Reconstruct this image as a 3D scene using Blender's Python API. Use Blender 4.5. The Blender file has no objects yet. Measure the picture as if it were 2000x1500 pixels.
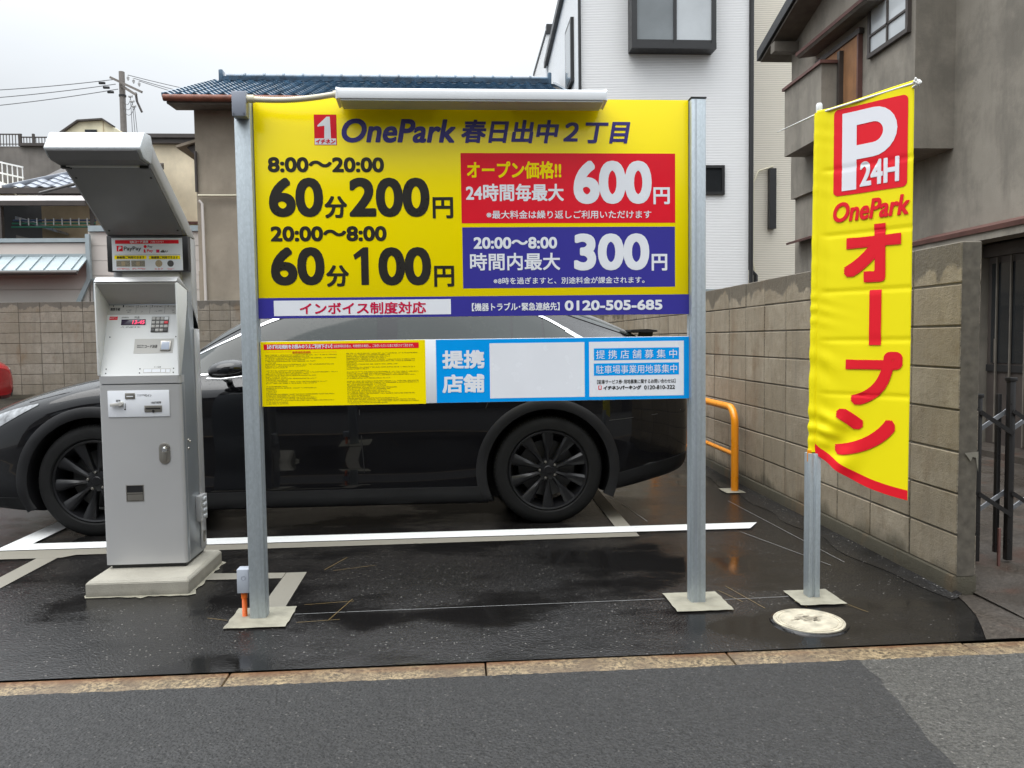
import bpy, bmesh, math, random
from mathutils import Vector, Matrix
R = math.radians
random.seed(7)
SC = bpy.context.scene
COL = SC.collection
# ------------------------------------------------------------------ camera
FPX, YAW, PIT, ROL, CAMH = 1552.0, R(3.92), R(3.2245), R(0.75), 1.26
FW = Vector((math.sin(YAW)*math.cos(PIT), math.cos(YAW)*math.cos(PIT), -math.sin(PIT)))
RT = Vector((math.cos(YAW), -math.sin(YAW), 0)); UP = RT.cross(FW)
RT2 = RT*math.cos(ROL) - UP*math.sin(ROL); UP2 = UP*math.cos(ROL) + RT*math.sin(ROL)
CAMP = Vector((0, 0, CAMH))
cd = bpy.data.cameras.new('camera'); cam = bpy.data.objects.new('camera', cd); COL.objects.link(cam)
cd.sensor_width = 36; cd.lens = 36*FPX/2000; cd.clip_start = 0.05; cd.clip_end = 2000
m = Matrix((RT2, UP2, -FW)).transposed().to_4x4(); m.translation = CAMP; cam.matrix_world = m
SC.camera = cam
# ------------------------------------------------------------------ world: overcast cloud layer over a daylight sky
W = bpy.data.worlds.new('World'); SC.world = W; W.use_nodes = True
nt = W.node_tree; nt.nodes.clear()
SUN_EL, SUN_AZ = R(66), R(238)
sky = nt.nodes.new('ShaderNodeTexSky'); sky.sky_type = 'NISHITA'; sky.sun_disc = False
sky.sun_elevation = SUN_EL; sky.sun_rotation = SUN_AZ
skb = nt.nodes.new('ShaderNodeVectorMath'); skb.operation = 'SCALE'; skb.inputs['Scale'].default_value = 0.1
nt.links.new(sky.outputs[0], skb.inputs[0])
tc = nt.nodes.new('ShaderNodeTexCoord'); sp = nt.nodes.new('ShaderNodeSeparateXYZ')
nt.links.new(tc.outputs['Generated'], sp.inputs[0])
zc = nt.nodes.new('ShaderNodeMath'); zc.operation = 'MAXIMUM'; zc.inputs[1].default_value = 0.0; nt.links.new(sp.outputs[2], zc.inputs[0])
zq = nt.nodes.new('ShaderNodeMath'); zq.operation = 'POWER'; zq.inputs[1].default_value = 2.3; nt.links.new(zc.outputs[0], zq.inputs[0])
grad = nt.nodes.new('ShaderNodeMapRange'); grad.inputs[1].default_value = 0.0; grad.inputs[2].default_value = 1.0; grad.clamp = False
grad.inputs[3].default_value = 0.55; grad.inputs[4].default_value = 3.8       # overcast: the zenith is several times brighter than the horizon
nt.links.new(zq.outputs[0], grad.inputs[0])
cn = nt.nodes.new('ShaderNodeTexNoise'); cn.inputs['Scale'].default_value = 1.7; cn.inputs['Detail'].default_value = 5
mpn = nt.nodes.new('ShaderNodeMapping'); mpn.inputs['Scale'].default_value = (1, 1, 2.2); mpn.inputs['Location'].default_value = (3, 1, 0)
nt.links.new(tc.outputs['Generated'], mpn.inputs[0]); nt.links.new(mpn.outputs[0], cn.inputs['Vector'])
cr = nt.nodes.new('ShaderNodeMapRange'); cr.inputs[1].default_value = 0.3; cr.inputs[2].default_value = 0.7
cr.inputs[3].default_value = 0.90; cr.inputs[4].default_value = 1.06
nt.links.new(cn.outputs['Fac'], cr.inputs[0])
mu = nt.nodes.new('ShaderNodeMath'); mu.operation = 'MULTIPLY'
nt.links.new(grad.outputs[0], mu.inputs[0]); nt.links.new(cr.outputs[0], mu.inputs[1])
cc = nt.nodes.new('ShaderNodeVectorMath'); cc.operation = 'SCALE'; cc.inputs[0].default_value = (0.945, 0.985, 1.02)
nt.links.new(mu.outputs[0], cc.inputs['Scale'])
mx = nt.nodes.new('ShaderNodeMix'); mx.data_type = 'RGBA'; mx.inputs[0].default_value = 0.94
nt.links.new(skb.outputs[0], mx.inputs[6]); nt.links.new(cc.outputs[0], mx.inputs[7])
bg = nt.nodes.new('ShaderNodeBackground'); bg.inputs[1].default_value = 1.0
ow = nt.nodes.new('ShaderNodeOutputWorld')
nt.links.new(mx.outputs[2], bg.inputs[0]); nt.links.new(bg.outputs[0], ow.inputs[0])
sl = bpy.data.lights.new('sun', 'SUN'); sl.energy = 1.2; sl.angle = R(50); sl.color = (1.0, 0.97, 0.93)
so = bpy.data.objects.new('sun', sl); COL.objects.link(so)
so.rotation_euler = (R(90)-SUN_EL, 0, R(180)-SUN_AZ); so.location = (0, -10, 20)
SC.view_settings.view_transform = 'Standard'; SC.view_settings.look = 'None'
SC.view_settings.exposure = 0.45; SC.view_settings.gamma = 1.0; SC.view_settings.use_curve_mapping = False
SC.cycles.max_bounces = 6; SC.cycles.caustics_reflective = False; SC.cycles.caustics_refractive = False
# ------------------------------------------------------------------ pixel -> place
def ray(px, py): return FW + RT2*((px-1000)/FPX) - UP2*((py-750)/FPX)
def atG(px, py, z=0.0):
    d = ray(px, py); return CAMP + d*((z-CAMH)/d.z)
def atY(px, py, Y):
    d = ray(px, py); return CAMP + d*(Y/d.y)
def atX(px, py, X):
    d = ray(px, py); return CAMP + d*(X/d.x)
class Plane:
    def __init__(s, O, U, V):
        s.O = Vector(O); s.U = Vector(U).normalized(); s.V = Vector(V).normalized(); s.N = s.U.cross(s.V)
    def uv(s, px, py):
        d = ray(px, py); t = (s.O-CAMP).dot(s.N)/d.dot(s.N); q = CAMP+d*t-s.O
        return q.dot(s.U), q.dot(s.V)
    def pt(s, u, v, n=0.0): return s.O+s.U*u+s.V*v+s.N*n
    def rect(s, quad):      # px quad TL TR BR BL -> u0,u1,v0,v1
        q = [s.uv(*p) for p in quad]
        return ((q[0][0]+q[3][0])/2, (q[1][0]+q[2][0])/2, (q[2][1]+q[3][1])/2, (q[0][1]+q[1][1])/2)
    def bbox(s, x0, x1, y0, y1):
        xm, ym = (x0+x1)/2, (y0+y1)/2
        return s.uv(x0, ym)[0], s.uv(x1, ym)[0], s.uv(xm, y1)[1], s.uv(xm, y0)[1]
# ------------------------------------------------------------------ materials
def lin(c):
    return tuple(((v/255)/12.92 if v/255 <= 0.04045 else ((v/255+0.055)/1.055)**2.4) for v in c)
class NT:
    def __init__(s, name):
        s.m = bpy.data.materials.new(name); s.m.use_nodes = True; s.t = s.m.node_tree; s.b = s.t.nodes['Principled BSDF']
        s.pos = None
    def n(s, kind, **kw):
        o = s.t.nodes.new('ShaderNode'+kind)
        for k, v in kw.items():
            if k.startswith('i_'):
                key = k[2:].replace('_', ' ')
                o.inputs[int(key) if key.isdigit() else key].default_value = v
            else: setattr(o, k, v)
        return o
    def l(s, a, b): s.t.links.new(a, b)
    def P(s):
        if s.pos is None: s.pos = s.n('NewGeometry')
        return s.pos.outputs['Position']
    def vec(s, scale):
        mp = s.n('Mapping'); mp.inputs['Scale'].default_value = scale if hasattr(scale, '__len__') else (scale,)*3
        s.l(s.P(), mp.inputs[0]); return mp.outputs[0]
    def noise(s, scale, detail=4, rough=0.55):
        o = s.n('TexNoise', i_Scale=1.0, i_Detail=detail, i_Roughness=rough); s.l(s.vec(scale), o.inputs['Vector']); return o.outputs['Fac']
    def mr(s, x, a, b, c, d, smooth=False):
        o = s.n('MapRange', i_1=a, i_2=b, i_3=c, i_4=d)
        if smooth: o.interpolation_type = 'SMOOTHSTEP'
        s.l(x, o.inputs[0]); return o.outputs[0]
    def math(s, op, a, b):
        o = s.n('Math', operation=op)
        for i, v in enumerate((a, b)):
            if isinstance(v, (int, float)): o.inputs[i].default_value = v
            else: s.l(v, o.inputs[i])
        return o.outputs[0]
    def mix(s, f, a, b, mode='MIX'):
        o = s.n('Mix', data_type='RGBA', blend_type=mode)
        if isinstance(f, (int, float)): o.inputs[0].default_value = f
        else: s.l(f, o.inputs[0])
        for i, v in ((6, a), (7, b)):
            if isinstance(v, (tuple, list)): o.inputs[i].default_value = (*v[:3], 1)
            else: s.l(v, o.inputs[i])
        return o.outputs[2]
    def set(s, k, v):
        if isinstance(v, (int, float, tuple, list)):
            s.b.inputs[k].default_value = (*v, 1) if hasattr(v, '__len__') and len(v) == 3 and 'Color' in k else v
        else: s.l(v, s.b.inputs[k])
    def bump(s, h, strength=0.3, dist=0.01):
        o = s.n('Bump', i_Strength=strength, i_Distance=dist); s.l(h, o.inputs['Height']); s.l(o.outputs[0], s.b.inputs['Normal'])
    def sep(s):
        o = s.n('SeparateXYZ'); s.l(s.P(), o.inputs[0]); return o.outputs
def mul(c, k): return tuple(min(1, v*k) for v in c)
def mat(name, c, rough=0.5, metal=0.0, var=0.12, scale=6.0, bump=0.0, bscale=60, bdist=0.004, spec=0.5, coat=0.0, emit=None, es=1.0, streak=0.0):
    n = NT(name)
    f = n.mr(n.noise(scale, 5), 0.3, 0.7, 0, 1)
    col = n.mix(f, mul(c, 1-var), mul(c, 1+var))
    if streak:
        k = n.mr(n.noise((9, 9, 0.8), 4), 0.45, 0.75, 0, streak); col = n.mix(k, col, mul(c, 0.45))
    n.set('Base Color', col); n.set('Metallic', metal); n.set('Specular IOR Level', spec)
    n.set('Roughness', n.mr(n.noise(scale*1.7, 3), 0.3, 0.7, max(0.02, rough*0.85), min(1, rough*1.15)))
    if coat: n.set('Coat Weight', coat); n.set('Coat Roughness', 0.03)
    if bump: n.bump(n.noise(bscale, 3), bump, bdist)
    if emit: n.set('Emission Color', emit); n.set('Emission Strength', es)
    return n.m
# asphalt of the lot: wet, with puddles and damp duller patches
def asphalt(name, c, wet, stone=0.5):
    n = NT(name)
    fine = n.noise(130, 3, 0.8); mid = n.noise(2.2, 4); big = n.noise((0.75, 1.3, 1), 4, 0.6)
    vor = n.n('TexVoronoi', i_Scale=1.0); n.l(n.vec(80), vor.inputs['Vector'])
    st = n.mr(vor.outputs['Distance'], 0.0, 0.6, 1, 0)
    col = n.mix(n.mr(fine, 0.38, 0.64, 0, 1), mul(c, 0.42), mul(c, 1.65))
    col = n.mix(n.mr(mid, 0.3, 0.7, 0, 0.35), col, mul(c, 0.7))
    col = n.mix(n.mr(n.noise(48, 3, 0.75), 0.54, 0.66, 0, 0.7), col, mul(c, 0.3)); col = n.mix(n.mr(n.noise(61, 2, 0.7), 0.58, 0.68, 0, 0.4), col, mul(c, 2.0))
    sparkle = n.n('TexVoronoi', i_Scale=1.0); n.l(n.vec(95), sparkle.inputs['Vector'])
    sc = n.n('SeparateColor'); n.l(sparkle.outputs['Color'], sc.inputs[0])
    col = n.mix(n.math('MULTIPLY', n.mr(sc.outputs[0], 0.93, 0.97, 0, stone), n.mr(sparkle.outputs['Distance'], 0.2, 0.45, 1, 0)), col, (0.33, 0.31, 0.28))
    if wet:
        pud = n.mr(n.math('ADD', big, n.math('MULTIPLY', n.math('SUBTRACT', mid, 0.5), 0.25)), 0.47-0.06*wet, 0.60, 0, 1, True)          # 1 in puddles
        col = n.mix(pud, col, mul(c, 0.45))
        n.set('Roughness', n.mr(pud, 0, 1, 0.17, 0.035))
        inv = n.math('SUBTRACT', 1.0, pud)
        h = n.math('MULTIPLY', n.math('ADD', n.math('MULTIPLY', fine, 0.6), n.math('MULTIPLY', st, 0.6)), n.mr(inv, 0, 1, 0.06, 1))
        n.bump(h, 0.5, 0.004); n.set('Specular IOR Level', 0.5)
    else:
        n.set('Roughness', n.mr(mid, 0.3, 0.7, 0.5, 0.68))
        n.bump(n.math('ADD', n.math('MULTIPLY', fine, 0.9), n.math('MULTIPLY', st, 0.8)), 1.0, 0.008)
    n.set('Base Color', col)
    return n.m
def blockmat(name, c, ztop, band, zdark, speck=0.4, endface=False):
    n = NT(name)
    p = n.sep(); z = p[2]
    oi = n.n('ObjectInfo')
    f = n.mr(n.noise(5, 6, 0.65), 0.3, 0.72, 0, 1)
    col = n.mix(f, mul(c, 0.78), mul(c, 1.2))
    col = n.mix(n.mr(oi.outputs['Random'], 0, 1, 0.0, 0.6), col, mul((c[0], c[1]*0.95, c[2]*0.85), 0.6))
    gr = n.noise(190, 2, 0.8)
    col = n.mix(n.mr(gr, 0.52, 0.72, 0, speck), col, mul(c, 0.3))
    col = n.mix(n.mr(n.noise(1.1, 5, 0.6), 0.42, 0.66, 0, 0.5), col, mul((c[0], c[1]*0.93, c[2]*0.8), 0.6))
    nr = n.n('SeparateXYZ'); n.l(n.pos.outputs['Normal'], nr.inputs[0])
    if endface:                                                # broken block ends: bare aggregate
        en = n.mr(nr.outputs[1], -0.9, -0.6, 1, 0); ag = n.noise(120, 3, 0.9)
        col = n.mix(en, col, n.mix(n.mr(ag, 0.42, 0.6, 0, 1), (0.035, 0.03, 0.025), (0.30, 0.265, 0.21)))
    sv = n.mr(n.noise((9, 9, 0.7), 5, 0.65), 0.5, 0.72, 0, 0.5)
    col = n.mix(sv, col, mul(c, 0.4))
    jt = n.mr(n.noise((17, 17, 13), 5, 0.75), 0.5, 0.66, 0, 0.55); col = n.mix(jt, col, mul((c[0], c[1]*0.9, c[2]*0.75), 0.55))
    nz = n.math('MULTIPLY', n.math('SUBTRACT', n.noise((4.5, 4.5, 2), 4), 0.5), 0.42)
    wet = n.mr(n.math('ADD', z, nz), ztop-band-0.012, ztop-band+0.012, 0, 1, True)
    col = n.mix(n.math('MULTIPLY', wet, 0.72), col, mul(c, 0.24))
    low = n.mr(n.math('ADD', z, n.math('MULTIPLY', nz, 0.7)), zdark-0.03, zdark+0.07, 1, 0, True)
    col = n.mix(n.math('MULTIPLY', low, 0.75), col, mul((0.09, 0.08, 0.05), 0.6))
    rust = n.mr(n.noise((3.1, 3.1, 1.4), 4), 0.58, 0.75, 0, 0.5)
    col = n.mix(rust, col, (0.16, 0.085, 0.03))
    n.set('Base Color', col)
    n.set('Roughness', n.mr(wet, 0, 1, 0.85, 0.45))
    n.bump(n.math('ADD', n.math('MULTIPLY', gr, 0.7), n.math('ADD', n.math('MULTIPLY', f, 0.6), n.noise(38, 4, 0.8))), 0.8, 0.007)
    return n.m
def stucco(name, c, stain=0.5, grain=90):
    n = NT(name)
    f = n.mr(n.noise(1.3, 6, 0.6), 0.3, 0.7, 0, 1)
    col = n.mix(f, mul(c, 0.8), mul(c, 1.15))
    s1 = n.mr(n.noise((3, 3, 0.7), 6, 0.65), 0.48, 0.68, 0, stain*0.7); col = n.mix(s1, col, mul(c, 0.42))
    s2 = n.mr(n.noise(1.1, 6, 0.7), 0.47, 0.62, 0, stain*0.8); col = n.mix(s2, col, mul(c, 0.55))
    n.set('Base Color', col); n.set('Roughness', 0.85); n.bump(n.noise(grain, 4, 0.7), 0.45, 0.006)
    return n.m
MAT = {}
MAT['lot'] = asphalt('lot_asphalt_wet', (0.016, 0.015, 0.0145), 0.8, 0.5)
MAT['berm'] = asphalt('berm_asphalt', (0.020, 0.019, 0.019), 0.35, 0.8)
MAT['road'] = asphalt('road_asphalt', (0.031, 0.0305, 0.0305), 0, 0.28)
MAT['oldroad'] = asphalt('old_road_asphalt', (0.075, 0.072, 0.065), 0, 0.6)
def yardmat():
    n = NT('yard_concrete'); c = (0.062, 0.052, 0.043); f = n.noise(70, 4, 0.8)
    col = n.mix(n.mr(f, 0.4, 0.62, 0, 1), mul(c, 0.5), mul(c, 1.6)); col = n.mix(n.mr(n.noise(1.6, 5), 0.45, 0.65, 0, 0.6), col, mul(c, 0.5))
    col = n.mix(n.mr(n.noise((2.3, 2.3, 1), 4), 0.56, 0.7, 0, 0.6), col, (0.085, 0.035, 0.022))
    n.set('Base Color', col); n.set('Roughness', n.mr(n.noise(2.2, 4), 0.35, 0.65, 0.2, 0.6)); n.bump(f, 0.6, 0.005); return n.m
MAT['yard'] = yardmat()
MAT['earth'] = mat('earth', (0.07, 0.065, 0.06), 0.9, var=0.3, scale=1, bump=0.4)
def kerbmat():
    n = NT('granite_kerb')
    g = n.noise(60, 4, 0.85); f = n.noise(7, 5)
    col = n.mix(n.mr(g, 0.40, 0.60, 0, 1), (0.034, 0.025, 0.016), (0.33, 0.25, 0.145))
    col = n.mix(n.mr(f, 0.42, 0.62, 0, 0.75), col, (0.10, 0.068, 0.042))
    y = n.sep()[1]
    ru = n.math('MULTIPLY', n.mr(y, 2.99, 3.05, 0, 1), n.mr(n.noise((2.5, 14, 1), 4), 0.38, 0.6, 0, 1))
    col = n.mix(n.math('MULTIPLY', ru, 0.65), col, (0.15, 0.055, 0.016))
    n.set('Base Color', col); n.set('Roughness', 0.5); n.bump(g, 0.6, 0.004); return n.m
MAT['kerb'] = kerbmat()
def paint(name, c, wear):
    n = NT(name); w = n.mr(n.noise(45, 4, 0.7), 0.62, 0.74, 0, wear)
    n.set('Base Color', n.mix(w, n.mix(n.noise(3, 4), mul(c, 0.88), c), (0.05, 0.05, 0.05))); n.set('Roughness', 0.42)
    n.bump(n.noise(160, 3), 0.3, 0.002); return n.m
MAT['white_line'] = paint('white_line_paint', (0.72, 0.73, 0.72), 0.35)
MAT['grey_line'] = paint('grey_mortar_line', (0.22, 0.205, 0.17), 0.4)
MAT['orange_line'] = paint('orange_line_paint', (0.75, 0.22, 0.03), 0.3)
MAT['chalk'] = paint('chalk', (0.30, 0.30, 0.30), 1.0)
MAT['chalk_yellow'] = paint('chalk_yellow', (0.20, 0.13, 0.035), 1.0)
MAT['pad'] = mat('pad_mortar', (0.26, 0.245, 0.19), 0.6, var=0.22, scale=14, bump=0.3, bscale=90)
def plinthmat():
    n = NT('plinth_concrete'); c = (0.33, 0.31, 0.26)
    col = n.mix(n.noise(9, 5), mul(c, 0.75), mul(c, 1.2))
    z = n.math('ADD', n.sep()[2], n.math('MULTIPLY', n.math('SUBTRACT', n.noise(14, 3), 0.5), 0.05))
    col = n.mix(n.math('MULTIPLY', n.mr(z, 0.0, 0.03, 1, 0), 0.6), col, mul(c, 0.3))
    col = n.mix(n.mr(n.noise(240, 2), 0.6, 0.72, 0, 0.5), col, mul(c, 0.35))
    n.set('Base Color', col); n.set('Roughness', 0.75); n.bump(n.noise(150, 4), 0.4, 0.004); return n.m
MAT['plinth'] = plinthmat()
def galv(name, c):
    n = NT(name)
    v = n.n('TexVoronoi', i_Scale=1.0); n.l(n.vec((160, 160, 70)), v.inputs['Vector'])
    sc_ = n.n('SeparateColor'); n.l(v.outputs['Color'], sc_.inputs[0])
    col = n.mix(sc_.outputs[0], mul(c, 0.93), mul(c, 1.06))
    col = n.mix(n.mr(n.noise((60, 60, 1.2), 3), 0.5, 0.75, 0, 0.5), col, mul(c, 0.62))
    n.set('Base Color', col); n.set('Metallic', 0.55); n.set('Roughness', 0.48); n.bump(n.noise((90, 90, 4), 2), 0.15, 0.002); return n.m
MAT['galv'] = galv('galvanised_steel', (0.44, 0.49, 0.52))
MAT['yellow'] = mat('sign_yellow', (0.95, 0.76, 0.0), 0.2, var=0.02, scale=2, spec=0.3)
MAT['sign_red'] = mat('sign_red', (0.76, 0.012, 0.028), 0.22, var=0.03)
MAT['sign_blue'] = mat('sign_indigo', (0.045, 0.040, 0.30), 0.22, var=0.03)
MAT['sign_indigo_text'] = mat('sign_indigo_text', (0.045, 0.036, 0.22), 0.25, var=0.03)
MAT['sign_cyan'] = mat('sign_sky_blue', (0.0, 0.33, 0.85), 0.22, var=0.03)
MAT['sign_white'] = mat('sign_white', (0.80, 0.82, 0.86), 0.25, var=0.02)
MAT['sign_black'] = mat('sign_black', (0.022, 0.020, 0.016), 0.3, var=0.05)
MAT['crimson'] = mat('sign_crimson', (0.60, 0.006, 0.06), 0.3, var=0.03)
MAT['print_orange'] = mat('print_orange', (0.75, 0.20, 0.01), 0.3, var=0.03)
MAT['print_dark'] = mat('print_dark_olive', (0.13, 0.105, 0.005), 0.4, var=0.03)
MAT['alu_white'] = mat('lamp_white_aluminium', (0.80, 0.82, 0.84), 0.35, var=0.03)
MAT['alu_under'] = mat('lamp_underside', (0.42, 0.44, 0.44), 0.4, var=0.05)
MAT['jbox'] = mat('junction_box_grey', (0.24, 0.26, 0.31), 0.45, var=0.05)
MAT['cream_pipe'] = mat('cream_conduit', (0.66, 0.61, 0.46), 0.5, var=0.05)
MAT['orange_pipe'] = mat('orange_conduit', (0.85, 0.17, 0.02), 0.45, var=0.06)
MAT['silver'] = mat('machine_silver_paint', (0.50, 0.50, 0.50), 0.36, metal=0.35, var=0.03, scale=2)
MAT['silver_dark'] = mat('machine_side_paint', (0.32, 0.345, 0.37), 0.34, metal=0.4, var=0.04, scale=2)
MAT['canopy_top'] = mat('canopy_light_paint', (0.62, 0.65, 0.67), 0.3, var=0.10, scale=150, bump=0.35, bscale=170)
MAT['canopy_under'] = mat('canopy_underside', (0.20, 0.20, 0.20), 0.38, metal=0.3, var=0.03, scale=3)
MAT['panel_white'] = mat('panel_white_paint', (0.74, 0.75, 0.74), 0.4, var=0.03)
MAT['panel_grey'] = mat('panel_grey_print', (0.50, 0.49, 0.46), 0.45, var=0.03)
MAT['black_plastic'] = mat('black_plastic', (0.015, 0.015, 0.016), 0.35, var=0.1)
MAT['dark_grey'] = mat('dark_grey_plastic', (0.07, 0.068, 0.065), 0.4, var=0.08)
MAT['steel'] = mat('brushed_steel', (0.40, 0.38, 0.34), 0.3, metal=0.9, var=0.06)
MAT['chrome'] = mat('chrome', (0.82, 0.83, 0.84), 0.12, metal=1.0, var=0.02)
MAT['display'] = mat('led_display', (0.035, 0.02, 0.05), 0.15, var=0.02)
MAT['led'] = mat('red_led', (0.5, 0.02, 0.08), 0.4, var=0.02, emit=(1.0, 0.06, 0.16), es=0.9)
MAT['screen'] = mat('poster_white', (0.70, 0.73, 0.76), 0.2, var=0.02)
MAT['scan_glass'] = mat('scanner_glass', (0.45, 0.50, 0.60), 0.08, var=0.03)
MAT['note'] = mat('note_print', (0.22, 0.20, 0.15), 0.5, var=0.45, scale=220)
MAT['coin_gold'] = mat('coin_print_tan', (0.35, 0.28, 0.17), 0.5, var=0.3, scale=300)
def cloth(name, c):
    n = NT(name); n.set('Base Color', n.mix(n.noise(3, 3), mul(c, 0.95), c)); n.set('Roughness', 0.55); n.set('Specular IOR Level', 0.3)
    n.set('Subsurface Weight', 0.0); n.bump(n.noise((700, 700, 700), 2), 0.1, 0.001); return n.m
MAT['flag_yellow'] = cloth('flag_yellow', (0.93, 0.80, 0.0)); MAT['flag_red'] = cloth('flag_red', (0.80, 0.008, 0.022)); MAT['flag_white'] = cloth('flag_white', (0.82, 0.83, 0.88))
MAT['rope'] = mat('white_rope', (0.75, 0.75, 0.72), 0.8, var=0.1, scale=200)
MAT['green_pole'] = mat('green_pole', (0.02, 0.18, 0.16), 0.35, var=0.05)
MAT['rail_orange'] = mat('rail_orange_paint', (0.86, 0.30, 0.012), 0.3, var=0.05, coat=0.3)
MAT['ivory'] = mat('ivory_plastic', (0.44, 0.40, 0.31), 0.5, var=0.3, scale=18)
MAT['ivory_dark'] = mat('ivory_worn', (0.33, 0.29, 0.22), 0.6, var=0.3, scale=60)
MAT['gate'] = mat('gate_black_paint', (0.018, 0.017, 0.017), 0.3, var=0.1)
MAT['gate_shine'] = mat('gate_grey_bar', (0.30, 0.31, 0.33), 0.3, metal=0.5, var=0.1)
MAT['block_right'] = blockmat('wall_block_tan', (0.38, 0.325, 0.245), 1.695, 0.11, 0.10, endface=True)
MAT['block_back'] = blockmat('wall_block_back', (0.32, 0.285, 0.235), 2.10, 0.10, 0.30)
MAT['mortar'] = mat('wall_mortar', (0.10, 0.088, 0.07), 0.9, var=0.3, scale=20)
MAT['footing'] = blockmat('wall_footing', (0.12, 0.105, 0.08), 0.5, 0.1, 0.30)
MAT['beige'] = stucco('beige_stucco', (0.34, 0.29, 0.225), 0.3)
MAT['greystucco'] = stucco('old_grey_mortar', (0.27, 0.245, 0.205), 0.8)
MAT['cream'] = stucco('cream_mortar', (0.84, 0.73, 0.54), 0.15)
MAT['cream_pale'] = stucco('pale_cream_mortar', (0.86, 0.79, 0.57), 0.12)
MAT['ochre'] = stucco('ochre_mortar', (0.52, 0.41, 0.27), 0.2)
def sidingmat(name, c, pitch, brick):
    n = NT(name); p = n.sep()
    w = n.n('TexWave', wave_type='BANDS', bands_direction='Z', i_Scale=1.0, i_Distortion=0.6, i_Detail=2.0)
    w.inputs['Detail Scale'].default_value = 6.0
    n.l(n.vec((0.6, 0.6, 0.314/pitch)), w.inputs['Vector'])
    h = w.outputs['Fac']
    col = n.mix(n.mr(h, 0.0, 0.35, 1, 0), c, mul(c, 0.72)); col = n.mix(n.mr(n.noise(0.5, 4), 0.4, 0.7, 0, 0.15), col, mul(c, 0.8))
    n.set('Base Color', col); n.set('Roughness', 0.55); n.bump(n.math('ADD', h, n.math('MULTIPLY', n.noise(30, 3), 0.5)), 0.5, 0.006); return n.m
MAT['white_siding'] = sidingmat('white_siding', (0.86, 0.86, 0.86), 0.032, True)
MAT['cream_siding'] = sidingmat('cream_siding', (0.72, 0.67, 0.57), 0.04, True)
MAT['siding_board'] = mat('grey_beige_siding', (0.60, 0.55, 0.505), 0.55, var=0.05, scale=1)
MAT['bluegrey'] = mat('blue_grey_metal', (0.36, 0.42, 0.44), 0.4, metal=0.3, var=0.08)
MAT['brown_trim'] = mat('dark_brown_trim', (0.055, 0.045, 0.040), 0.5, var=0.15)
MAT['rust_gutter'] = mat('rusty_gutter', (0.17, 0.055, 0.03), 0.6, var=0.35, scale=9)
MAT['redbrown'] = mat('red_brown_tin', (0.13, 0.06, 0.05), 0.5, var=0.25)
MAT['soffit'] = mat('soffit_boards', (0.13, 0.115, 0.095), 0.8, var=0.2)
MAT['black_trim'] = mat('black_trim', (0.02, 0.02, 0.021), 0.4, var=0.1)
MAT['blue_tile'] = mat('blue_glazed_tile', (0.050, 0.100, 0.155), 0.14, var=0.5, scale=5, coat=0.3)
MAT['grey_tile'] = mat('grey_roof_tile', (0.24, 0.26, 0.30), 0.3, var=0.2, scale=3)
MAT['shingle'] = mat('dark_shingle', (0.17, 0.155, 0.14), 0.75, var=0.3, scale=1.5, bump=0.5, bscale=8, streak=0.3)
MAT['tin_light'] = mat('light_tin_roof', (0.42, 0.39, 0.38), 0.5, var=0.08)
MAT['pane'] = mat('window_pane', (0.20, 0.22, 0.23), 0.08, var=0.15, scale=1.2)
MAT['pane_light'] = mat('frosted_pane', (0.52, 0.55, 0.57), 0.12, var=0.15, scale=0.9)
MAT['pane_dark'] = mat('dark_pane', (0.02, 0.022, 0.024), 0.06, var=0.1)
MAT['plywood'] = mat('weathered_plywood', (0.30, 0.145, 0.062), 0.7, var=0.3, scale=3, streak=0.6)
MAT['wood_pole'] = mat('concrete_pole', (0.20, 0.18, 0.165), 0.8, var=0.1)
MAT['insulator'] = mat('insulator', (0.55, 0.55, 0.55), 0.3, var=0.05)
MAT['wire'] = mat('wire', (0.12, 0.12, 0.13), 0.6, var=0.05)
MAT['laundry_green'] = mat('green_bar', (0.02, 0.16, 0.10), 0.4, var=0.1)
MAT['laundry_blue'] = mat('blue_bar', (0.03, 0.07, 0.17), 0.4, var=0.1)
MAT['white_rail'] = mat('white_railing', (0.72, 0.73, 0.75), 0.4, var=0.05)
def carpaint(name, c):
    n = NT(name); n.set('Base Color', c); n.set('Specular IOR Level', 0.15); n.set('Coat Weight', 0.75); n.set('Coat Roughness', 0.015)
    v = n.n('TexVoronoi', i_Scale=1.0); n.l(n.vec(105), v.inputs['Vector'])
    nz = n.n('SeparateXYZ'); n.l(n.P() and n.pos.outputs['Normal'], nz.inputs[0])
    sc_ = n.n('SeparateColor'); n.l(v.outputs['Color'], sc_.inputs[0])
    drop = n.math('MULTIPLY', n.mr(v.outputs['Distance'], 0.05, 0.4, 1, 0, True), n.mr(sc_.outputs[1], 0.35, 0.5, 0, 1))
    h = n.math('MULTIPLY', drop, n.mr(nz.outputs[2], 0.25, 0.7, 0, 1))
    n.bump(h, 0.8, 0.003); n.set('Roughness', n.mr(h, 0, 1, 0.10, 0.25)); return n.m
MAT['car_black'] = carpaint('black_car_paint', (0.004, 0.004, 0.005)); MAT['car_red'] = carpaint('red_car_paint', (0.35, 0.006, 0.012))
MAT['cladding'] = mat('car_cladding', (0.011, 0.011, 0.012), 0.5, var=0.1, bump=0.1, bscale=300, spec=0.3)
MAT['tyre'] = mat('tyre_rubber', (0.008, 0.008, 0.008), 0.75, var=0.15, bump=0.2, bscale=120, spec=0.2)
MAT['rim'] = mat('wheel_black', (0.008, 0.008, 0.009), 0.34, var=0.1, spec=0.35)
MAT['disc'] = mat('brake_disc', (0.10, 0.10, 0.10), 0.4, metal=0.8, var=0.2)
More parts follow.
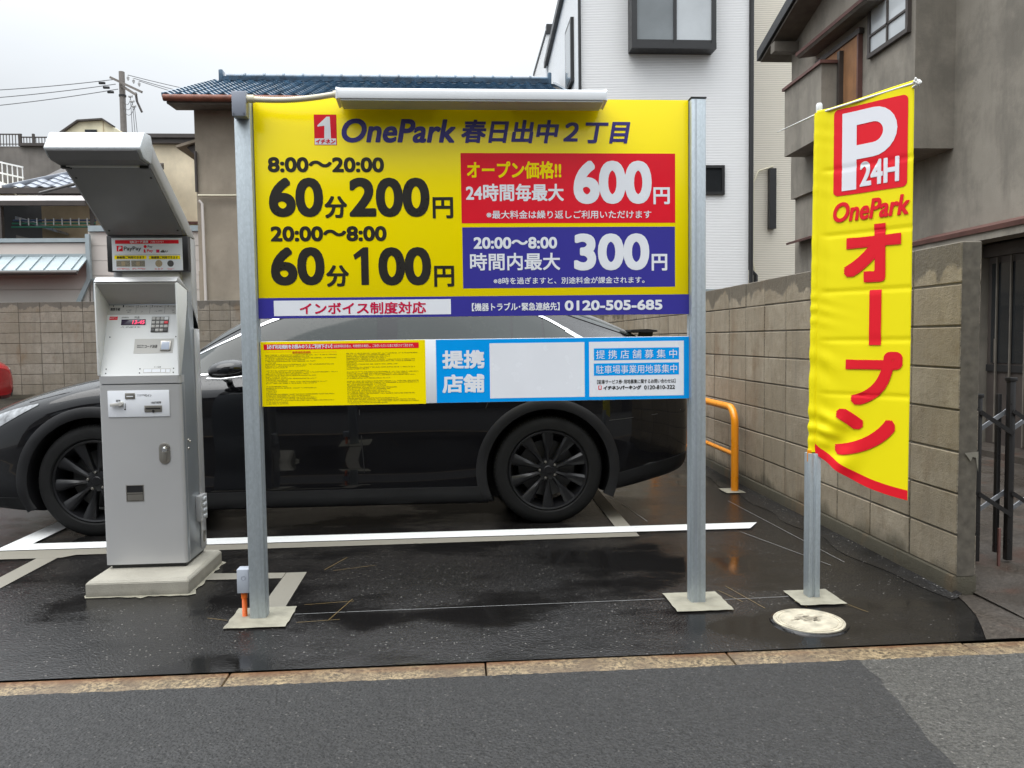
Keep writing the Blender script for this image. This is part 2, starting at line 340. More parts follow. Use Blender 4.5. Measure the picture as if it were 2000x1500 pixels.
def carglass():
    n = NT('car_glass'); n.set('Base Color', n.mix(n.noise(1.8, 4), (0.004, 0.007, 0.006), (0.018, 0.026, 0.023))); n.set('Roughness', 0.05); n.set('Specular IOR Level', 0.5)
    n.bump(n.mr(n.noise(120, 2), 0.62, 0.7, 0, 1), 0.15, 0.002); return n.m
MAT['glass'] = carglass()
MAT['lens'] = mat('headlamp_lens', (0.22, 0.23, 0.24), 0.12, var=0.6, scale=24, coat=1.0)
MAT['tail'] = mat('tail_lamp', (0.30, 0.01, 0.01), 0.15, var=0.2, coat=1.0)
MAT['plate'] = mat('number_plate', (0.72, 0.72, 0.70), 0.4, var=0.03)
# ------------------------------------------------------------------ builders
def tag(o, label, cat, group=None):
    o['label'] = label; o['category'] = cat
    if group: o['group'] = group
    return o
def thing(name, label, cat, loc=(0, 0, 0), group=None):
    o = bpy.data.objects.new(name, None); o.empty_display_size = 0.2; COL.objects.link(o); o.location = loc
    return tag(o, label, cat, group)
def link(name, me, parent=None, loc=None, kind=None):
    o = bpy.data.objects.new(name, me); COL.objects.link(o)
    if loc is not None: o.location = loc
    if parent is not None:
        o.parent = parent
        if parent.type == 'EMPTY': o.matrix_parent_inverse = Matrix.Translation(-Vector(parent.location))
    if kind: o['kind'] = kind
    return o
def smooth(me, ang=40):
    for p in me.polygons: p.use_smooth = True
    me.set_sharp_from_angle(angle=R(ang))
def mesh(name, vs, fs, material, parent=None, sm=None, kind=None, loc=None):
    me = bpy.data.meshes.new(name); me.from_pydata([tuple(v) for v in vs], [], fs); me.update()
    if material: me.materials.append(MAT[material] if isinstance(material, str) else material)
    if sm: smooth(me, sm)
    return link(name, me, parent, loc, kind)
def from_bm(name, bm, material, parent=None, sm=None, kind=None, loc=None):
    me = bpy.data.meshes.new(name); bm.normal_update(); bm.to_mesh(me); bm.free(); me.materials.append(MAT[material])
    if sm: smooth(me, sm)
    return link(name, me, parent, loc, kind)
def boxbm(x0, x1, y0, y1, z0, z1, bev=0.0, seg=2):
    bm = bmesh.new(); bmesh.ops.create_cube(bm, size=1)
    for v in bm.verts: v.co = Vector(((x0+x1)/2+v.co.x*(x1-x0), (y0+y1)/2+v.co.y*(y1-y0), (z0+z1)/2+v.co.z*(z1-z0)))
    if bev: bmesh.ops.bevel(bm, geom=bm.edges[:], offset=bev, segments=seg, affect='EDGES', profile=0.5)
    return bm
def box(name, x0, x1, y0, y1, z0, z1, material, parent=None, bev=0.0, sm=None, kind=None, seg=2):
    return from_bm(name, boxbm(x0, x1, y0, y1, z0, z1, bev, seg), material, parent, sm or (40 if bev else None), kind)
def prism(name, poly, axis, a0, a1, material, parent=None, bev=0.0, sm=None, kind=None):
    """poly: 2D points (in the plane of the two other axes, order x<y<z), extruded along axis"""
    def p3(p, a):
        return {'x': (a, p[0], p[1]), 'y': (p[0], a, p[1]), 'z': (p[0], p[1], a)}[axis]
    n = len(poly); vs = [p3(p, a0) for p in poly]+[p3(p, a1) for p in poly]
    fs = [tuple(range(n))[::-1], tuple(range(n, 2*n))]+[(i, (i+1) % n, n+(i+1) % n, n+i) for i in range(n)]
    bm = bmesh.new(); bv = [bm.verts.new(v) for v in vs]
    for f in fs: bm.faces.new([bv[i] for i in f])
    bmesh.ops.recalc_face_normals(bm, faces=bm.faces[:])
    if bev: bmesh.ops.bevel(bm, geom=bm.edges[:], offset=bev, segments=2, affect='EDGES', profile=0.5)
    return from_bm(name, bm, material, parent, sm or (40 if bev else None), kind)
def tubedata(path, r, seg=10, cap=True, rs=None):
    path = [Vector(p) for p in path]; vs = []; fs = []; up0 = None
    for i, p in enumerate(path):
        t = (path[min(i+1, len(path)-1)]-path[max(i-1, 0)]).normalized()
        if up0 is None: up0 = Vector((0, 0, 1)) if abs(t.z) < 0.9 else Vector((1, 0, 0))
        a = t.cross(up0).normalized(); b = a.cross(t).normalized(); up0 = b
        rr = rs[i] if rs else r
        for k in range(seg):
            th = 2*math.pi*k/seg; vs.append(p+a*(rr*math.cos(th))+b*(rr*math.sin(th)))
    for i in range(len(path)-1):
        for k in range(seg):
            fs.append((i*seg+k, i*seg+(k+1) % seg, (i+1)*seg+(k+1) % seg, (i+1)*seg+k))
    if cap:
        fs.append(tuple(range(seg))); fs.append(tuple(reversed(range((len(path)-1)*seg, len(path)*seg))))
    return vs, fs
def tube(name, path, r, material, parent=None, seg=10, cap=True, rs=None, kind=None):
    vs, fs = tubedata(path, r, seg, cap, rs); return mesh(name, vs, fs, material, parent, 50, kind)
def bar(name, a, b, w, h, material, parent=None, up=(0, 0, 1), bev=0.0):
    """rectangular bar from a to b, w wide (sideways), h tall"""
    a = Vector(a); b = Vector(b); t = (b-a).normalized(); s = t.cross(Vector(up)).normalized(); u = s.cross(t).normalized()
    vs = [p+s*(i*w/2)+u*(j*h/2) for p in (a, b) for i, j in ((-1, -1), (1, -1), (1, 1), (-1, 1))]
    fs = [(3, 2, 1, 0), (4, 5, 6, 7)]+[(k, (k+1) % 4, 4+(k+1) % 4, 4+k) for k in range(4)]
    bm = bmesh.new(); bv = [bm.verts.new(v) for v in vs]
    for f in fs: bm.faces.new([bv[i] for i in f])
    bmesh.ops.recalc_face_normals(bm, faces=bm.faces[:])
    if bev: bmesh.ops.bevel(bm, geom=bm.edges[:], offset=bev, segments=2, affect='EDGES', profile=0.5)
    return from_bm(name, bm, material, parent, 40 if bev else None)
def lathe(name, prof, c, axis, material, parent=None, seg=48, a0=0, a1=2*math.pi, sm=40):
    """prof (r, t): radius and position along axis ('y' or 'z') about centre c"""
    vs = []; fs = []; full = abs(a1-a0-2*math.pi) < 1e-6; ns = seg if full else seg+1
    for r, t in prof:
        for k in range(ns):
            th = a0+(a1-a0)*k/seg; ca, sa = r*math.cos(th), r*math.sin(th)
            vs.append((c[0]+ca, c[1]+t, c[2]+sa) if axis == 'y' else (c[0]+ca, c[1]+sa, c[2]+t))
    for i in range(len(prof)-1):
        for k in range(seg):
            k2 = (k+1) % ns if full else k+1
            fs.append((i*ns+k, i*ns+k2, (i+1)*ns+k2, (i+1)*ns+k))
    bm = bmesh.new(); bv = [bm.verts.new(v) for v in vs]
    for f in fs:
        try: bm.faces.new([bv[i] for i in f])
        except ValueError: pass
    bmesh.ops.remove_doubles(bm, verts=bm.verts[:], dist=1e-5); bmesh.ops.recalc_face_normals(bm, faces=bm.faces[:])
    return from_bm(name, bm, material, parent, sm)
def sheet(name, pts, z, material, kind='structure', parent=None):
    return mesh(name, [(p[0], p[1], z) for p in pts], [tuple(range(len(pts)))], material, parent, kind=kind)
# ------------------------------------------------------------------ lettering
_tc = {}
def glyphs(s, shear=0.0):
    if (s, shear) in _tc: return _tc[(s, shear)]
    c = bpy.data.curves.new('lettering', 'FONT'); c.body = s; c.size = 1; c.shear = shear; c.fill_mode = 'FRONT'; c.resolution_u = 5
    o = bpy.data.objects.new('lettering', c); COL.objects.link(o)
    dg = bpy.context.evaluated_depsgraph_get(); me = bpy.data.meshes.new_from_object(o.evaluated_get(dg))
    vs = [(v.co.x, v.co.y) for v in me.vertices]; fs = [tuple(p.vertices) for p in me.polygons]
    bpy.data.objects.remove(o); bpy.data.curves.remove(c); bpy.data.meshes.remove(me)
    _tc[(s, shear)] = (vs, fs); return vs, fs
def ring_offsets(bold, square=False):
    out = [(0, 0)]
    if bold and square:
        for q, n in ((1, 16), (0.5, 8)):
            for k in range(n):
                a = 2*math.pi*k/n; c, s = math.cos(a), math.sin(a); m_ = max(abs(c), abs(s)); out.append((q*c/m_, q*s/m_))
    elif bold:
        n = 8 if bold < 0.03 else 16
        for k in range(n):
            c, s = math.cos(2*math.pi*k/n), math.sin(2*math.pi*k/n); m_ = (c**4+s**4)**0.25; out.append((c/m_, s/m_))
        if bold >= 0.03: out += [(0.5*math.cos(2*math.pi*(k+.5)/8), 0.5*math.sin(2*math.pi*(k+.5)/8)) for k in range(8)]
    return out
def letters(parent, pl, s, bb, material, bold=0.0, shear=0.0, off=0.0012, label=None, warp=None):
    """text s fitted into bb = (u0, u1, v0, v1) of plane pl, bold = thickening in parts of the height"""
    vs, fs = glyphs(s, shear)
    x0 = min(v[0] for v in vs); x1 = max(v[0] for v in vs); y0 = min(v[1] for v in vs); y1 = max(v[1] for v in vs)
    r = bold*(bb[3]-bb[2]); u0, u1, v0, v1 = bb[0]+r, bb[1]-r, bb[2]+r, bb[3]-r
    kx = (u1-u0)/(x1-x0); ky = (v1-v0)/max(1e-6, y1-y0)
    offs = ring_offsets(bold, not any(ch.isascii() and ch.isalnum() for ch in s))
    V = []; Fc = []
    for k, (i, j) in enumerate(offs):
        b = len(V)
        for x, y in vs:
            u, v = u0+(x-x0)*kx+i*r, v0+(y-y0)*ky+j*r
            V.append(pl.pt(u, v, off+k*2.5e-5) if warp is None else warp(u, v, off+k*2.5e-5))
        Fc += [tuple(q+b for q in f) for f in fs]
    return mesh('lettering', V, Fc, material, parent)
def ltext(parent, pl, s, px, material, bold=0.0, shear=0.0, off=0.0012):
    return letters(parent, pl, s, pl.bbox(*px), material, bold, shear, off)
def prect(parent, pl, name, quad, material, off=0.0006):
    if len(quad) == 4 and not hasattr(quad[0], '__len__'):
        x0, x1, y0, y1 = quad; bb = pl.bbox(x0, x1, y0, y1)
    else: bb = pl.rect(quad)
    u0, u1, v0, v1 = bb
    return mesh(name, [pl.pt(u, v, off) for u, v in ((u0, v0), (u1, v0), (u1, v1), (u0, v1))], [(0, 1, 2, 3)], material, parent), bb
def pdisc(parent, pl, name, cx, cy, r, material, off=0.001, seg=20, thick=0.0):
    u, v = pl.uv(cx, cy)
    vs = [pl.pt(u+r*math.cos(2*math.pi*k/seg), v+r*math.sin(2*math.pi*k/seg), off+thick) for k in range(seg)]; fs = [tuple(range(seg))]
    if thick:
        vs += [pl.pt(u+r*math.cos(2*math.pi*k/seg), v+r*math.sin(2*math.pi*k/seg), 0) for k in range(seg)]
        fs += [(k, seg+k, seg+(k+1) % seg, (k+1) % seg) for k in range(seg)]
    return mesh(name, vs, fs, material, parent)
def pbox(parent, pl, name, bb, d0, d1, material, bev=0.0):
    """box on a plane: bb = (u0,u1,v0,v1), from depth d0 to d1 along its normal"""
    u0, u1, v0, v1 = bb
    vs = [pl.pt(u, v, d) for d in (d0, d1) for u, v in ((u0, v0), (u1, v0), (u1, v1), (u0, v1))]
    bm = bmesh.new(); bv = [bm.verts.new(v) for v in vs]
    for f in [(3, 2, 1, 0), (4, 5, 6, 7)]+[(k, (k+1) % 4, 4+(k+1) % 4, 4+k) for k in range(4)]: bm.faces.new([bv[i] for i in f])
    bmesh.ops.recalc_face_normals(bm, faces=bm.faces[:])
    if bev: bmesh.ops.bevel(bm, geom=bm.edges[:], offset=bev, segments=2, affect='EDGES', profile=0.5)
    return from_bm(name, bm, material, parent, 40 if bev else None)
def scribble(parent, pl, rows, material, h=0.0030, off=0.0011, seed=1):
    """rows of unreadably small print: (u0, u1, v) each"""
    rnd = random.Random(seed); V = []; Fc = []
    for u0, u1, v in rows:
        u = u0
        while u < u1:
            w = rnd.uniform(0.5, 1.0)*h
            for a, b in ((-.5, -.22), (-.08, .12), (.3, .5)):
                if rnd.random() < 0.24: continue
                k = len(V); V += [pl.pt(u, v+a*h, off), pl.pt(u+w, v+a*h, off), pl.pt(u+w, v+b*h, off), pl.pt(u, v+b*h, off)]; Fc.append((k, k+1, k+2, k+3))
            u += w+h*(0.22 if rnd.random() < 0.93 else 0.9)
    return mesh('lettering', V, Fc, material, parent)
# ------------------------------------------------------------------ ground
def lotz(y): return 0.0 if y < 7 else 0.24*(min(y, 16.2)-7)/9.0
ys = [3.058, 4, 5, 6, 7]+[7+9.2*k/12 for k in range(1, 13)]; xs = [-16, -12, -8, -5, -3, -1, 1, 2.46]
rnd = random.Random(3)
vs = [(x, y+(rnd.uniform(-.006, .006) if j == 0 else 0), lotz(y)) for j, y in enumerate(ys) for x in xs]; nx = len(xs)
mesh('parking_lot', vs, [(j*nx+i, j*nx+i+1, (j+1)*nx+i+1, (j+1)*nx+i) for j in range(len(ys)-1) for i in range(nx-1)], 'lot', kind='structure', sm=30)
sheet('ground', [(-300, -300), (300, -300), (300, 500), (-300, 500)], -0.06, 'earth')
# road with a jagged seam between the new and the old surfacing
seam = []
for k in range(61):
    t = k/60; y = 2.93-t*5.2; seam.append((1.548-0.155*(2.93-y)/0.75*0.75+rnd.uniform(-.012, .012), y))
def ragged(x0, x1, step, y):
    out = []; x = x0
    while x < x1: out.append((x, y+rnd.uniform(-.004, .004))); x += step
    return out
sheet('road', [(-40, -12), (-40, 2.93), (-8, 2.93)]+ragged(-7.98, seam[0][0]-0.02, 0.02, 2.930)+seam+[(seam[-1][0], -12)], -0.0045, 'road')
sheet('old_road', seam+[(seam[-1][0], -12), (40, -12), (40, 2.93), (6, 2.93)]+ragged(seam[0][0]+0.02, 5.98, 0.02, 2.930)[::-1], -0.0046, 'oldroad')
kerb = bpy.data.objects.new('kerb', None); COL.objects.link(kerb); kerb['kind'] = 'structure'
xj = [-7.7, -6.74, -5.76, -4.79, -3.82, -2.84, -1.865, -0.89, 0.09, 1.055, 2.04, 3.0, 3.97, 4.95]
for a, b in zip(xj[:-1], xj[1:]):
    box('kerb_stone', a+0.003, b-0.003, 2.922+rnd.uniform(-.003, .003), 3.056, -0.15, -0.006+rnd.uniform(-.0015, .0015), 'kerb', kerb, bev=0.005)
vs = [(x, y, z) for x in (2.46, 12) for y, z in ((3.06, 0.004), (3.3, 0.012), (9, 0.05), (14, 0.06))]
mesh('neighbour_yard', vs, [(i, 4+i, 5+i, 1+i) for i in range(3)], 'yard', kind='structure')
sheet('neighbour_apron', [(2.15, 3.062), (2.6, 3.062), (2.6, 3.598), (2.375, 3.598), (2.35, 3.50), (2.29, 3.33), (2.22, 3.19)], 0.0035, 'yard')
# asphalt fillet along the wall foot
V = []; n = 90; wv = 0.16
for k in range(n+1):
    y = 3.55+9.0*k/n; wv += rnd.uniform(-.012, .012); wv = max(0.12, min(0.2, wv)); w = (wv+0.02*math.sin(k*0.9))*min(1, 0.25+k/10)
    V += [(2.36-w, y, lotz(y)+0.002), (2.36-w*0.45, y, lotz(y)+0.009), (2.372, y, lotz(y)+0.028)]
mesh('asphalt_fillet', V, [(3*k+j, 3*k+j+1, 3*k+j+4, 3*k+j+3) for k in range(n) for j in range(2)], 'berm', kind='structure', sm=60)
# markings
Z1, Z2 = 0.004, 0.008
sheet('white_line', [(-2.85, 5.01), (1.89, 5.01), (1.995, 5.165), (-2.85, 5.165)], Z2, 'white_line')
sheet('white_line', [(-2.85, 5.165), (-2.70, 5.165), (-2.70, 6.9), (-2.85, 6.9)], Z2, 'white_line')
sheet('grey_line', [(-2.72, 4.815), (-2.36, 4.815), (-2.3, 4.87), (1.135, 4.905), (1.135, 5.009), (-2.85, 5.009), (-2.85, 4.90)], Z1, 'grey_line')
sheet('grey_line', [(-2.50, 4.0), (-2.39, 4.0), (-2.38, 4.8135), (-2.50, 4.8135)], Z1, 'grey_line')
sheet('grey_line', [(-1.355, 4.262), (-0.953, 4.25), (-0.953, 4.35), (-1.355, 4.382)], Z1, 'grey_line')
sheet('grey_line', [(-0.95, 3.78), (-0.835, 3.78), (-0.84, 4.35), (-0.95, 4.35)], Z1, 'grey_line')
sheet('grey_line', [(1.03, 5.168), (1.135, 5.168), (1.15, 6.6), (1.05, 6.6)], Z1, 'grey_line')
for q in ([(-10.4, 14.9), (-9.0, 14.9), (-9.0, 15.05), (-10.4, 15.05)], [(-10.9, 14.0), (-10.7, 14.0), (-9.05, 14.89), (-9.3, 14.89)]):
    mesh('orange_line', [(x, y, lotz(y)+Z1+0.004) for x, y in q], [(0, 1, 2, 3)], 'orange_line', kind='structure')
def strip(name, a, b, w, material, z=Z1):
    a = Vector((a[0], a[1])); b = Vector((b[0], b[1])); t = (b-a).normalized(); s = Vector((-t.y, t.x))*w/2
    sheet(name, [a-s, b-s, b+s, a+s], z, material)
for a, b in (((-0.772, 3.672), (0.975, 3.70)), ((1.26, 3.66), (1.575, 3.67)), ((1.80, 4.95), (2.02, 4.15)), ((2.05, 5.9), (2.12, 4.2)), ((1.2, 6.2), (1.28, 5.3))):
    strip('chalk_line', a, b, 0.003, 'chalk')
for a, b in (((-0.75, 3.80), (-0.52, 3.83)), ((-0.60, 3.58), (-0.53, 3.86)), ((-0.74, 3.56), (-0.55, 3.58)), ((1.40, 3.52), (1.33, 3.86)), ((1.33, 3.62), (1.27, 3.80)), ((1.60, 3.52), (1.575, 3.60)),
             ((1.80, 3.53), (1.84, 3.42)), ((-1.25, 4.42), (-1.12, 4.52)), ((-1.06, 3.62), (-1.16, 3.66)), ((-0.75, 4.38), (-0.66, 4.62)), ((-0.70, 4.36), (-0.48, 4.44))):
    strip('chalk_mark', a, b, 0.0025, 'chalk_yellow')
def pad(cx, cy, w, label):
    V = []; n = 28
    for k in range(n):
        s = 4*k/n; i = int(s); t = s-i; c = [(-1, -1), (1, -1), (1, 1), (-1, 1)]; a, b = c[i], c[(i+1) % 4]
        V.append((cx+w/2*(a[0]+(b[0]-a[0])*t)+rnd.uniform(-.003, .003), cy+w/2*(a[1]+(b[1]-a[1])*t)+rnd.uniform(-.003, .003), Z2))
    o = mesh('mortar_pad', V, [tuple(range(n))], 'pad'); tag(o, label, 'mortar pad', 'mortar pads around the posts')
pad(-0.912, 3.638, 0.27, 'square mortar pad at the foot of the sign post with the orange conduit')
pad(1.117, 3.64, 0.265, 'square mortar pad at the foot of the sign post nearer the banner')
pad(1.687, 3.638, 0.218, 'small square mortar pad at the foot of the banner post')
pad(2.235, 6.27, 0.20, 'mortar pad under the orange hoop rail')
# handhole cover
hh = thing('handhole_cover', 'round ivory plastic handhole cover in the asphalt below the banner', 'manhole cover', (1.522, 3.33, 0))
lathe('cover_plate', [(0.0, 0.012), (0.118, 0.012), (0.120, 0.009), (0.126, 0.009), (0.128, 0.012), (0.136, 0.012), (0.1365, 0.009), (0.143, 0.009), (0.144, 0.012), (0.150, 0.011), (0.151, -0.01)], (1.522, 3.33, 0), 'z', 'ivory', hh, 64)
V = []; Fc = []
for k in range(26):
    x = 1.522+rnd.gauss(0, 0.035); y = 3.345+rnd.gauss(0, 0.025); w = rnd.uniform(.006, .02); h = rnd.uniform(.003, .006); a = rnd.uniform(-.5, .5)
    b = len(V); V += [(x+i*w*math.cos(a)-j*h*math.sin(a), y+i*w*math.sin(a)+j*h*math.cos(a), 0.0135) for i, j in ((-1, -1), (1, -1), (1, 1), (-1, 1))]; Fc.append((b, b+1, b+2, b+3))
o = mesh('worn_print', V, Fc, 'ivory_dark', hh, kind='stuff')
lathe('rim', [(0.1515, 0.0), (0.153, 0.008), (0.162, 0.006), (0.166, 0.0)], (1.522, 3.33, 0), 'z', 'berm', hh, 64)
# ------------------------------------------------------------------ block walls
def block_wall(name, label, origin, d, ncol, zs, material, thick, nrm, foot=None):
    """origin: start of the visible face, d: unit direction along the wall, zs: course joints, nrm: outward normal of the visible face"""
    t = thing(name, label, 'block wall', origin); d = Vector(d); nrm = Vector(nrm); L = 0.4
    O = Vector(origin)
    if nrm.y < -0.5: box('mortar_core', O.x+0.004, O.x+ncol*L-0.004, O.y+0.006, O.y+thick-0.006, zs[0], zs[-1]-0.008, 'mortar', t)
    else: box('mortar_core', O.x+0.006, O.x+thick-0.006, O.y+0.004, O.y+ncol*L-0.004, zs[0], zs[-1]-0.008, 'mortar', t)
    me = None
    for r, (za, zb) in enumerate(zip(zs[:-1], zs[1:])):
        h = zb-za-0.009
        bm = boxbm(-0.1955, 0.1955, 0, thick, 0, h, 0.004, 1) if nrm.y < -0.5 else boxbm(0, thick, -0.1955, 0.1955, 0, h, 0.004, 1)
        me = bpy.data.meshes.new('block'); bm.to_mesh(me); bm.free(); me.materials.append(MAT[material])
        for c in range(ncol):
            o = bpy.data.objects.new('block', me); COL.objects.link(o)
            o.location = O+d*(L*(c+0.5))+nrm*rnd.uniform(-.0025, .0025); o.location.z = za+0.0045+rnd.uniform(-.001, .001)
            o.rotation_euler = (0, 0, rnd.uniform(-.004, .004))
            o.parent = t; o.matrix_parent_inverse = Matrix.Translation(-O)
    return t
zr = [0.095+0.2*k for k in range(9)]
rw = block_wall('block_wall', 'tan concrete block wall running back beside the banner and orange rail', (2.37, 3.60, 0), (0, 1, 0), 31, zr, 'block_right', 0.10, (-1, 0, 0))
box('footing', 2.352, 2.478, 3.605, 16.0, -0.05, 0.096, 'footing', rw, bev=0.006)
mesh('paint_smear', [(x, 3.5965, z) for x, z in ((2.40, 0.692), (2.468, 0.697), (2.468, 0.60), (2.462, 0.63), (2.456, 0.668), (2.44, 0.672), (2.43, 0.65), (2.418, 0.668))], [(0, 1, 2, 3, 4, 5, 6, 7)], 'grey_line', rw)
zb_ = [0.30+0.2*k for k in range(10)]
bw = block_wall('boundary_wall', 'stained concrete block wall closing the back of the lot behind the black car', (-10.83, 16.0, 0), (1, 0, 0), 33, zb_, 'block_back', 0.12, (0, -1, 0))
box('footing', -10.83, 2.36, 15.985, 16.125, 0.1, 0.30, 'footing', bw)
# ------------------------------------------------------------------ parking sign
PY = 3.65
sg = thing('parking_sign', 'large yellow parking tariff sign between two galvanised posts', 'sign', (0.1, 3.65, 0))
for (x0, x1, side) in ((-0.960, -0.888, 1), (1.083, 1.153, -1)):
    p = box('post', x0, x1, 3.62, 3.695, -0.05, 2.345, 'galv', sg, bev=0.006)
    ix = x1 if side == 1 else x0
    box('lip', min(ix, ix+side*0.0015), max(ix, ix+side*0.0015), 3.645, 3.668, 0.0, 2.34, 'galv', p)
    box('post_cap', x0-0.002, x1+0.002, 3.618, 3.697, 2.3455, 2.352, 'black_plastic', p, bev=0.002)
    if side == -1:
        for gx in (x0+0.018, x0+0.024): box('groove', gx, gx+0.0012, 3.6192, 3.6199, 0.0, 2.34, 'jbox', p)
up_ = box('upper_panel', -0.884, 1.079, PY, PY+0.02, 1.366, 2.346, 'yellow', sg, bev=0.002)
lo_ = box('lower_panel', -0.884, 1.079, PY, PY+0.02, 0.972, 1.264, 'sign_white', sg, bev=0.002)
for z in (1.42, 2.30, 1.0, 1.235): box('rail', -0.888, 1.083, PY+0.021, PY+0.045, z-0.015, z+0.015, 'galv', sg)
S = Plane((0, PY, 0), (1, 0, 0), (0, 0, 1))
Bk, Wh = 'sign_black', 'sign_white'
# header
prect(up_, S, 'logo', [(613, 224), (657, 223.5), (658, 283), (614, 284)], 'sign_red')
prect(up_, S, 'logo_band', (615, 656.5, 270.5, 282.5), Wh, 0.0011)
ltext(up_, S, 'イチネン', (617, 655, 272, 281), 'sign_red', 0.05, 0.15, 0.0016)
u0, u1, v0, v1 = S.bbox(618, 653, 228, 270.3)
poly = [(0.42, 0.0), (0.80, 0.0), (0.76, 1.0), (0.58, 1.0), (0.06, 0.60), (0.06, 0.54), (0.45, 0.58)]
mesh('logo_numeral', [S.pt(u0+(u1-u0)*a, v0+(v1-v0)*b, 0.0012) for a, b in poly], [(0, 1, 2, 6), (2, 3, 6), (3, 4, 5, 6)], Wh, up_)
ltext(up_, S, 'OnePark', (667, 890, 232, 279), 'sign_indigo_text', 0.036, 0.2)
ltext(up_, S, '春日出中２丁目', (901, 1231, 234.5, 280), 'sign_indigo_text', 0.03, 0.17)
# tariffs
for s, px, b in (('8:00～20:00', (523, 750, 307, 336.6), .05), ('60', (525, 631, 347, 424), .047), ('分', (634, 678, 383, 426), .03), ('200', (682, 839, 347, 424), .047), ('円', (845, 885, 385, 426.5), .03),
                 ('20:00～8:00', (528.6, 755, 441.6, 471.4), .05), ('60', (529, 634, 482.6, 557.4), .047), ('分', (637.4, 681.6, 518, 560), .03), ('00', (739, 842, 482.6, 557.4), .047), ('円', (848, 887, 519, 560), .03)):
    ltext(up_, S, s, px, Bk, b)
u0, u1, v0, v1 = S.bbox(690.6, 720, 483, 556.5)
poly = [(0.50, 0.0), (1.0, 0.0), (1.0, 1.0), (0.66, 1.0), (0.0, 0.80), (0.10, 0.67), (0.50, 0.77)]
mesh('lettering', [S.pt(u0+(u1-u0)*a, v0+(v1-v0)*b, 0.0014) for a, b in poly], [(0, 1, 2, 6), (2, 3, 6), (3, 4, 5, 6)], Bk, up_)
prect(up_, S, 'price_box', [(899, 299), (1318.7, 299.8), (1318.7, 434.6), (902, 436.8)], 'sign_red')
prect(up_, S, 'price_box', [(902.4, 444), (1318.7, 442.6), (1317.8, 559.4), (905, 563.8)], 'sign_blue')
ltext(up_, S, 'オープン価格!!', (912, 1096, 315, 349), 'yellow', 0.025)
for s, px, b in (('24時間毎最大', (910, 1101, 359, 393), .026), ('600', (1120, 1272.6, 314, 398.4), .05), ('円', (1276, 1308, 366, 399), .03), ('※最大料金は繰り返しご利用いただけます', (950, 1272, 411, 427), .012),
                 ('20:00～8:00', (925, 1088, 463, 486), .045), ('時間内最大', (918, 1094, 494, 528), .02), ('300', (1121, 1268, 456, 528), .05), ('円', (1272.6, 1303, 496, 528.6), .03), ('※8時を過ぎますと、別途料金が課金されます。', (964, 1258.6, 541, 554), .01)):
    ltext(up_, S, s, px, Wh, b)
prect(up_, S, 'footer_band', [(500.5, 582), (1346, 575), (1347.5, 611.5), (502.5, 624.5)], 'sign_blue')
prect(up_, S, 'footer_box', [(535, 586.6), (880.6, 585), (880.6, 614.4), (535, 616.6)], Wh, 0.0011)
ltext(up_, S, 'インボイス制度対応', (585.6, 832, 590, 613.4), 'crimson', 0.025, off=0.0017)
ltext(up_, S, '【機器トラブル･緊急連絡先】', (921.6, 1093, 591, 607), Wh, 0.02, off=0.0014)
ltext(up_, S, '0120-505-685', (1103, 1293.4, 586, 606), Wh, 0.052, off=0.0014)
# lower panel
prect(lo_, S, 'rules_field', [(508, 667.5), (830.6, 664), (832, 788), (513, 794.5)], 'yellow')
prect(lo_, S, 'partner_field', [(851.5, 663.5), (1346.5, 657.5), (1347, 777.5), (853, 787)], 'sign_cyan')
prect(lo_, S, 'rules_bar', [(514.9, 671.9), (817.8, 669.3), (817.8, 680), (514.9, 683.3)], 'sign_red', 0.0011)
ltext(lo_, S, '【必ず利用規約をお読みのうえご利用下さい】', (522, 649, 672.6, 681), Wh, 0.03, off=0.0016)
ltext(lo_, S, '当駐車場利用者は、利用規約を確認し、ご納得いただいた事と判断させて頂きます。', (651.7, 808, 672.2, 678.2), Wh, 0.0, off=0.0016)
ltext(lo_, S, '駐車場利用規約', (571, 607, 685.6, 690.4), 'print_orange', 0.03)
for a, b in ((520, 568), (611, 658)): prect(lo_, S, 'rule_line', (a, b, 687.2, 687.7), 'print_orange', 0.001)
rr = random.Random(11); rows = []
u_a = S.uv(519, 730)[0]; u_b = S.uv(659, 730)[0]; u_c = S.uv(677.5, 730)[0]; u_d = S.uv(817, 730)[0]
for cu0, cu1, yt, yb, nr in ((u_a, u_b, 693.5, 788.5, 32), (u_c, u_d, 686.5, 786, 34)):
    vt = S.uv((550 if cu0 == u_a else 740), yt)[1]; vb = S.uv((550 if cu0 == u_a else 740), yb)[1]
    for k in range(nr):
        if rr.random() < 0.07: continue
        ln = rr.choice((0.14, 0.3, 0.55, 0.6, 0.7, 0.85, 0.95, 1.0)); rows.append((cu0, cu0+(cu1-cu0)*ln, vt+(vb-vt)*k/(nr-1)))
scribble(lo_, S, rows, 'print_dark', 0.0040)
ltext(lo_, S, '提携', (864, 946, 684, 720), Wh, 0.035); ltext(lo_, S, '店舗', (864, 946, 731, 767), Wh, 0.035)
prect(lo_, S, 'blank_field', [(955.9, 670.5), (1141.5, 668.2), (1142, 775), (957.5, 778)], Wh, 0.0011)
prect(lo_, S, 'contact_field', [(1150.4, 668.2), (1335.4, 665), (1335.4, 771.6), (1151, 775)], Wh, 0.0011)
prect(lo_, S, 'contact_bar', [(1159.8, 680.4), (1326, 678.3), (1326, 701.6), (1159.8, 703.9)], 'sign_cyan', 0.0016)
prect(lo_, S, 'contact_bar', [(1159.8, 709.8), (1326, 707.7), (1326, 731), (1159.8, 734)], 'sign_cyan', 0.0016)
ltext(lo_, S, '提 携 店 舗 募 集 中', (1164, 1322, 683, 700), Wh, 0.0, off=0.0021)
ltext(lo_, S, '駐車場事業用地募集中', (1164, 1322, 712.5, 729), Wh, 0.0, off=0.0021)
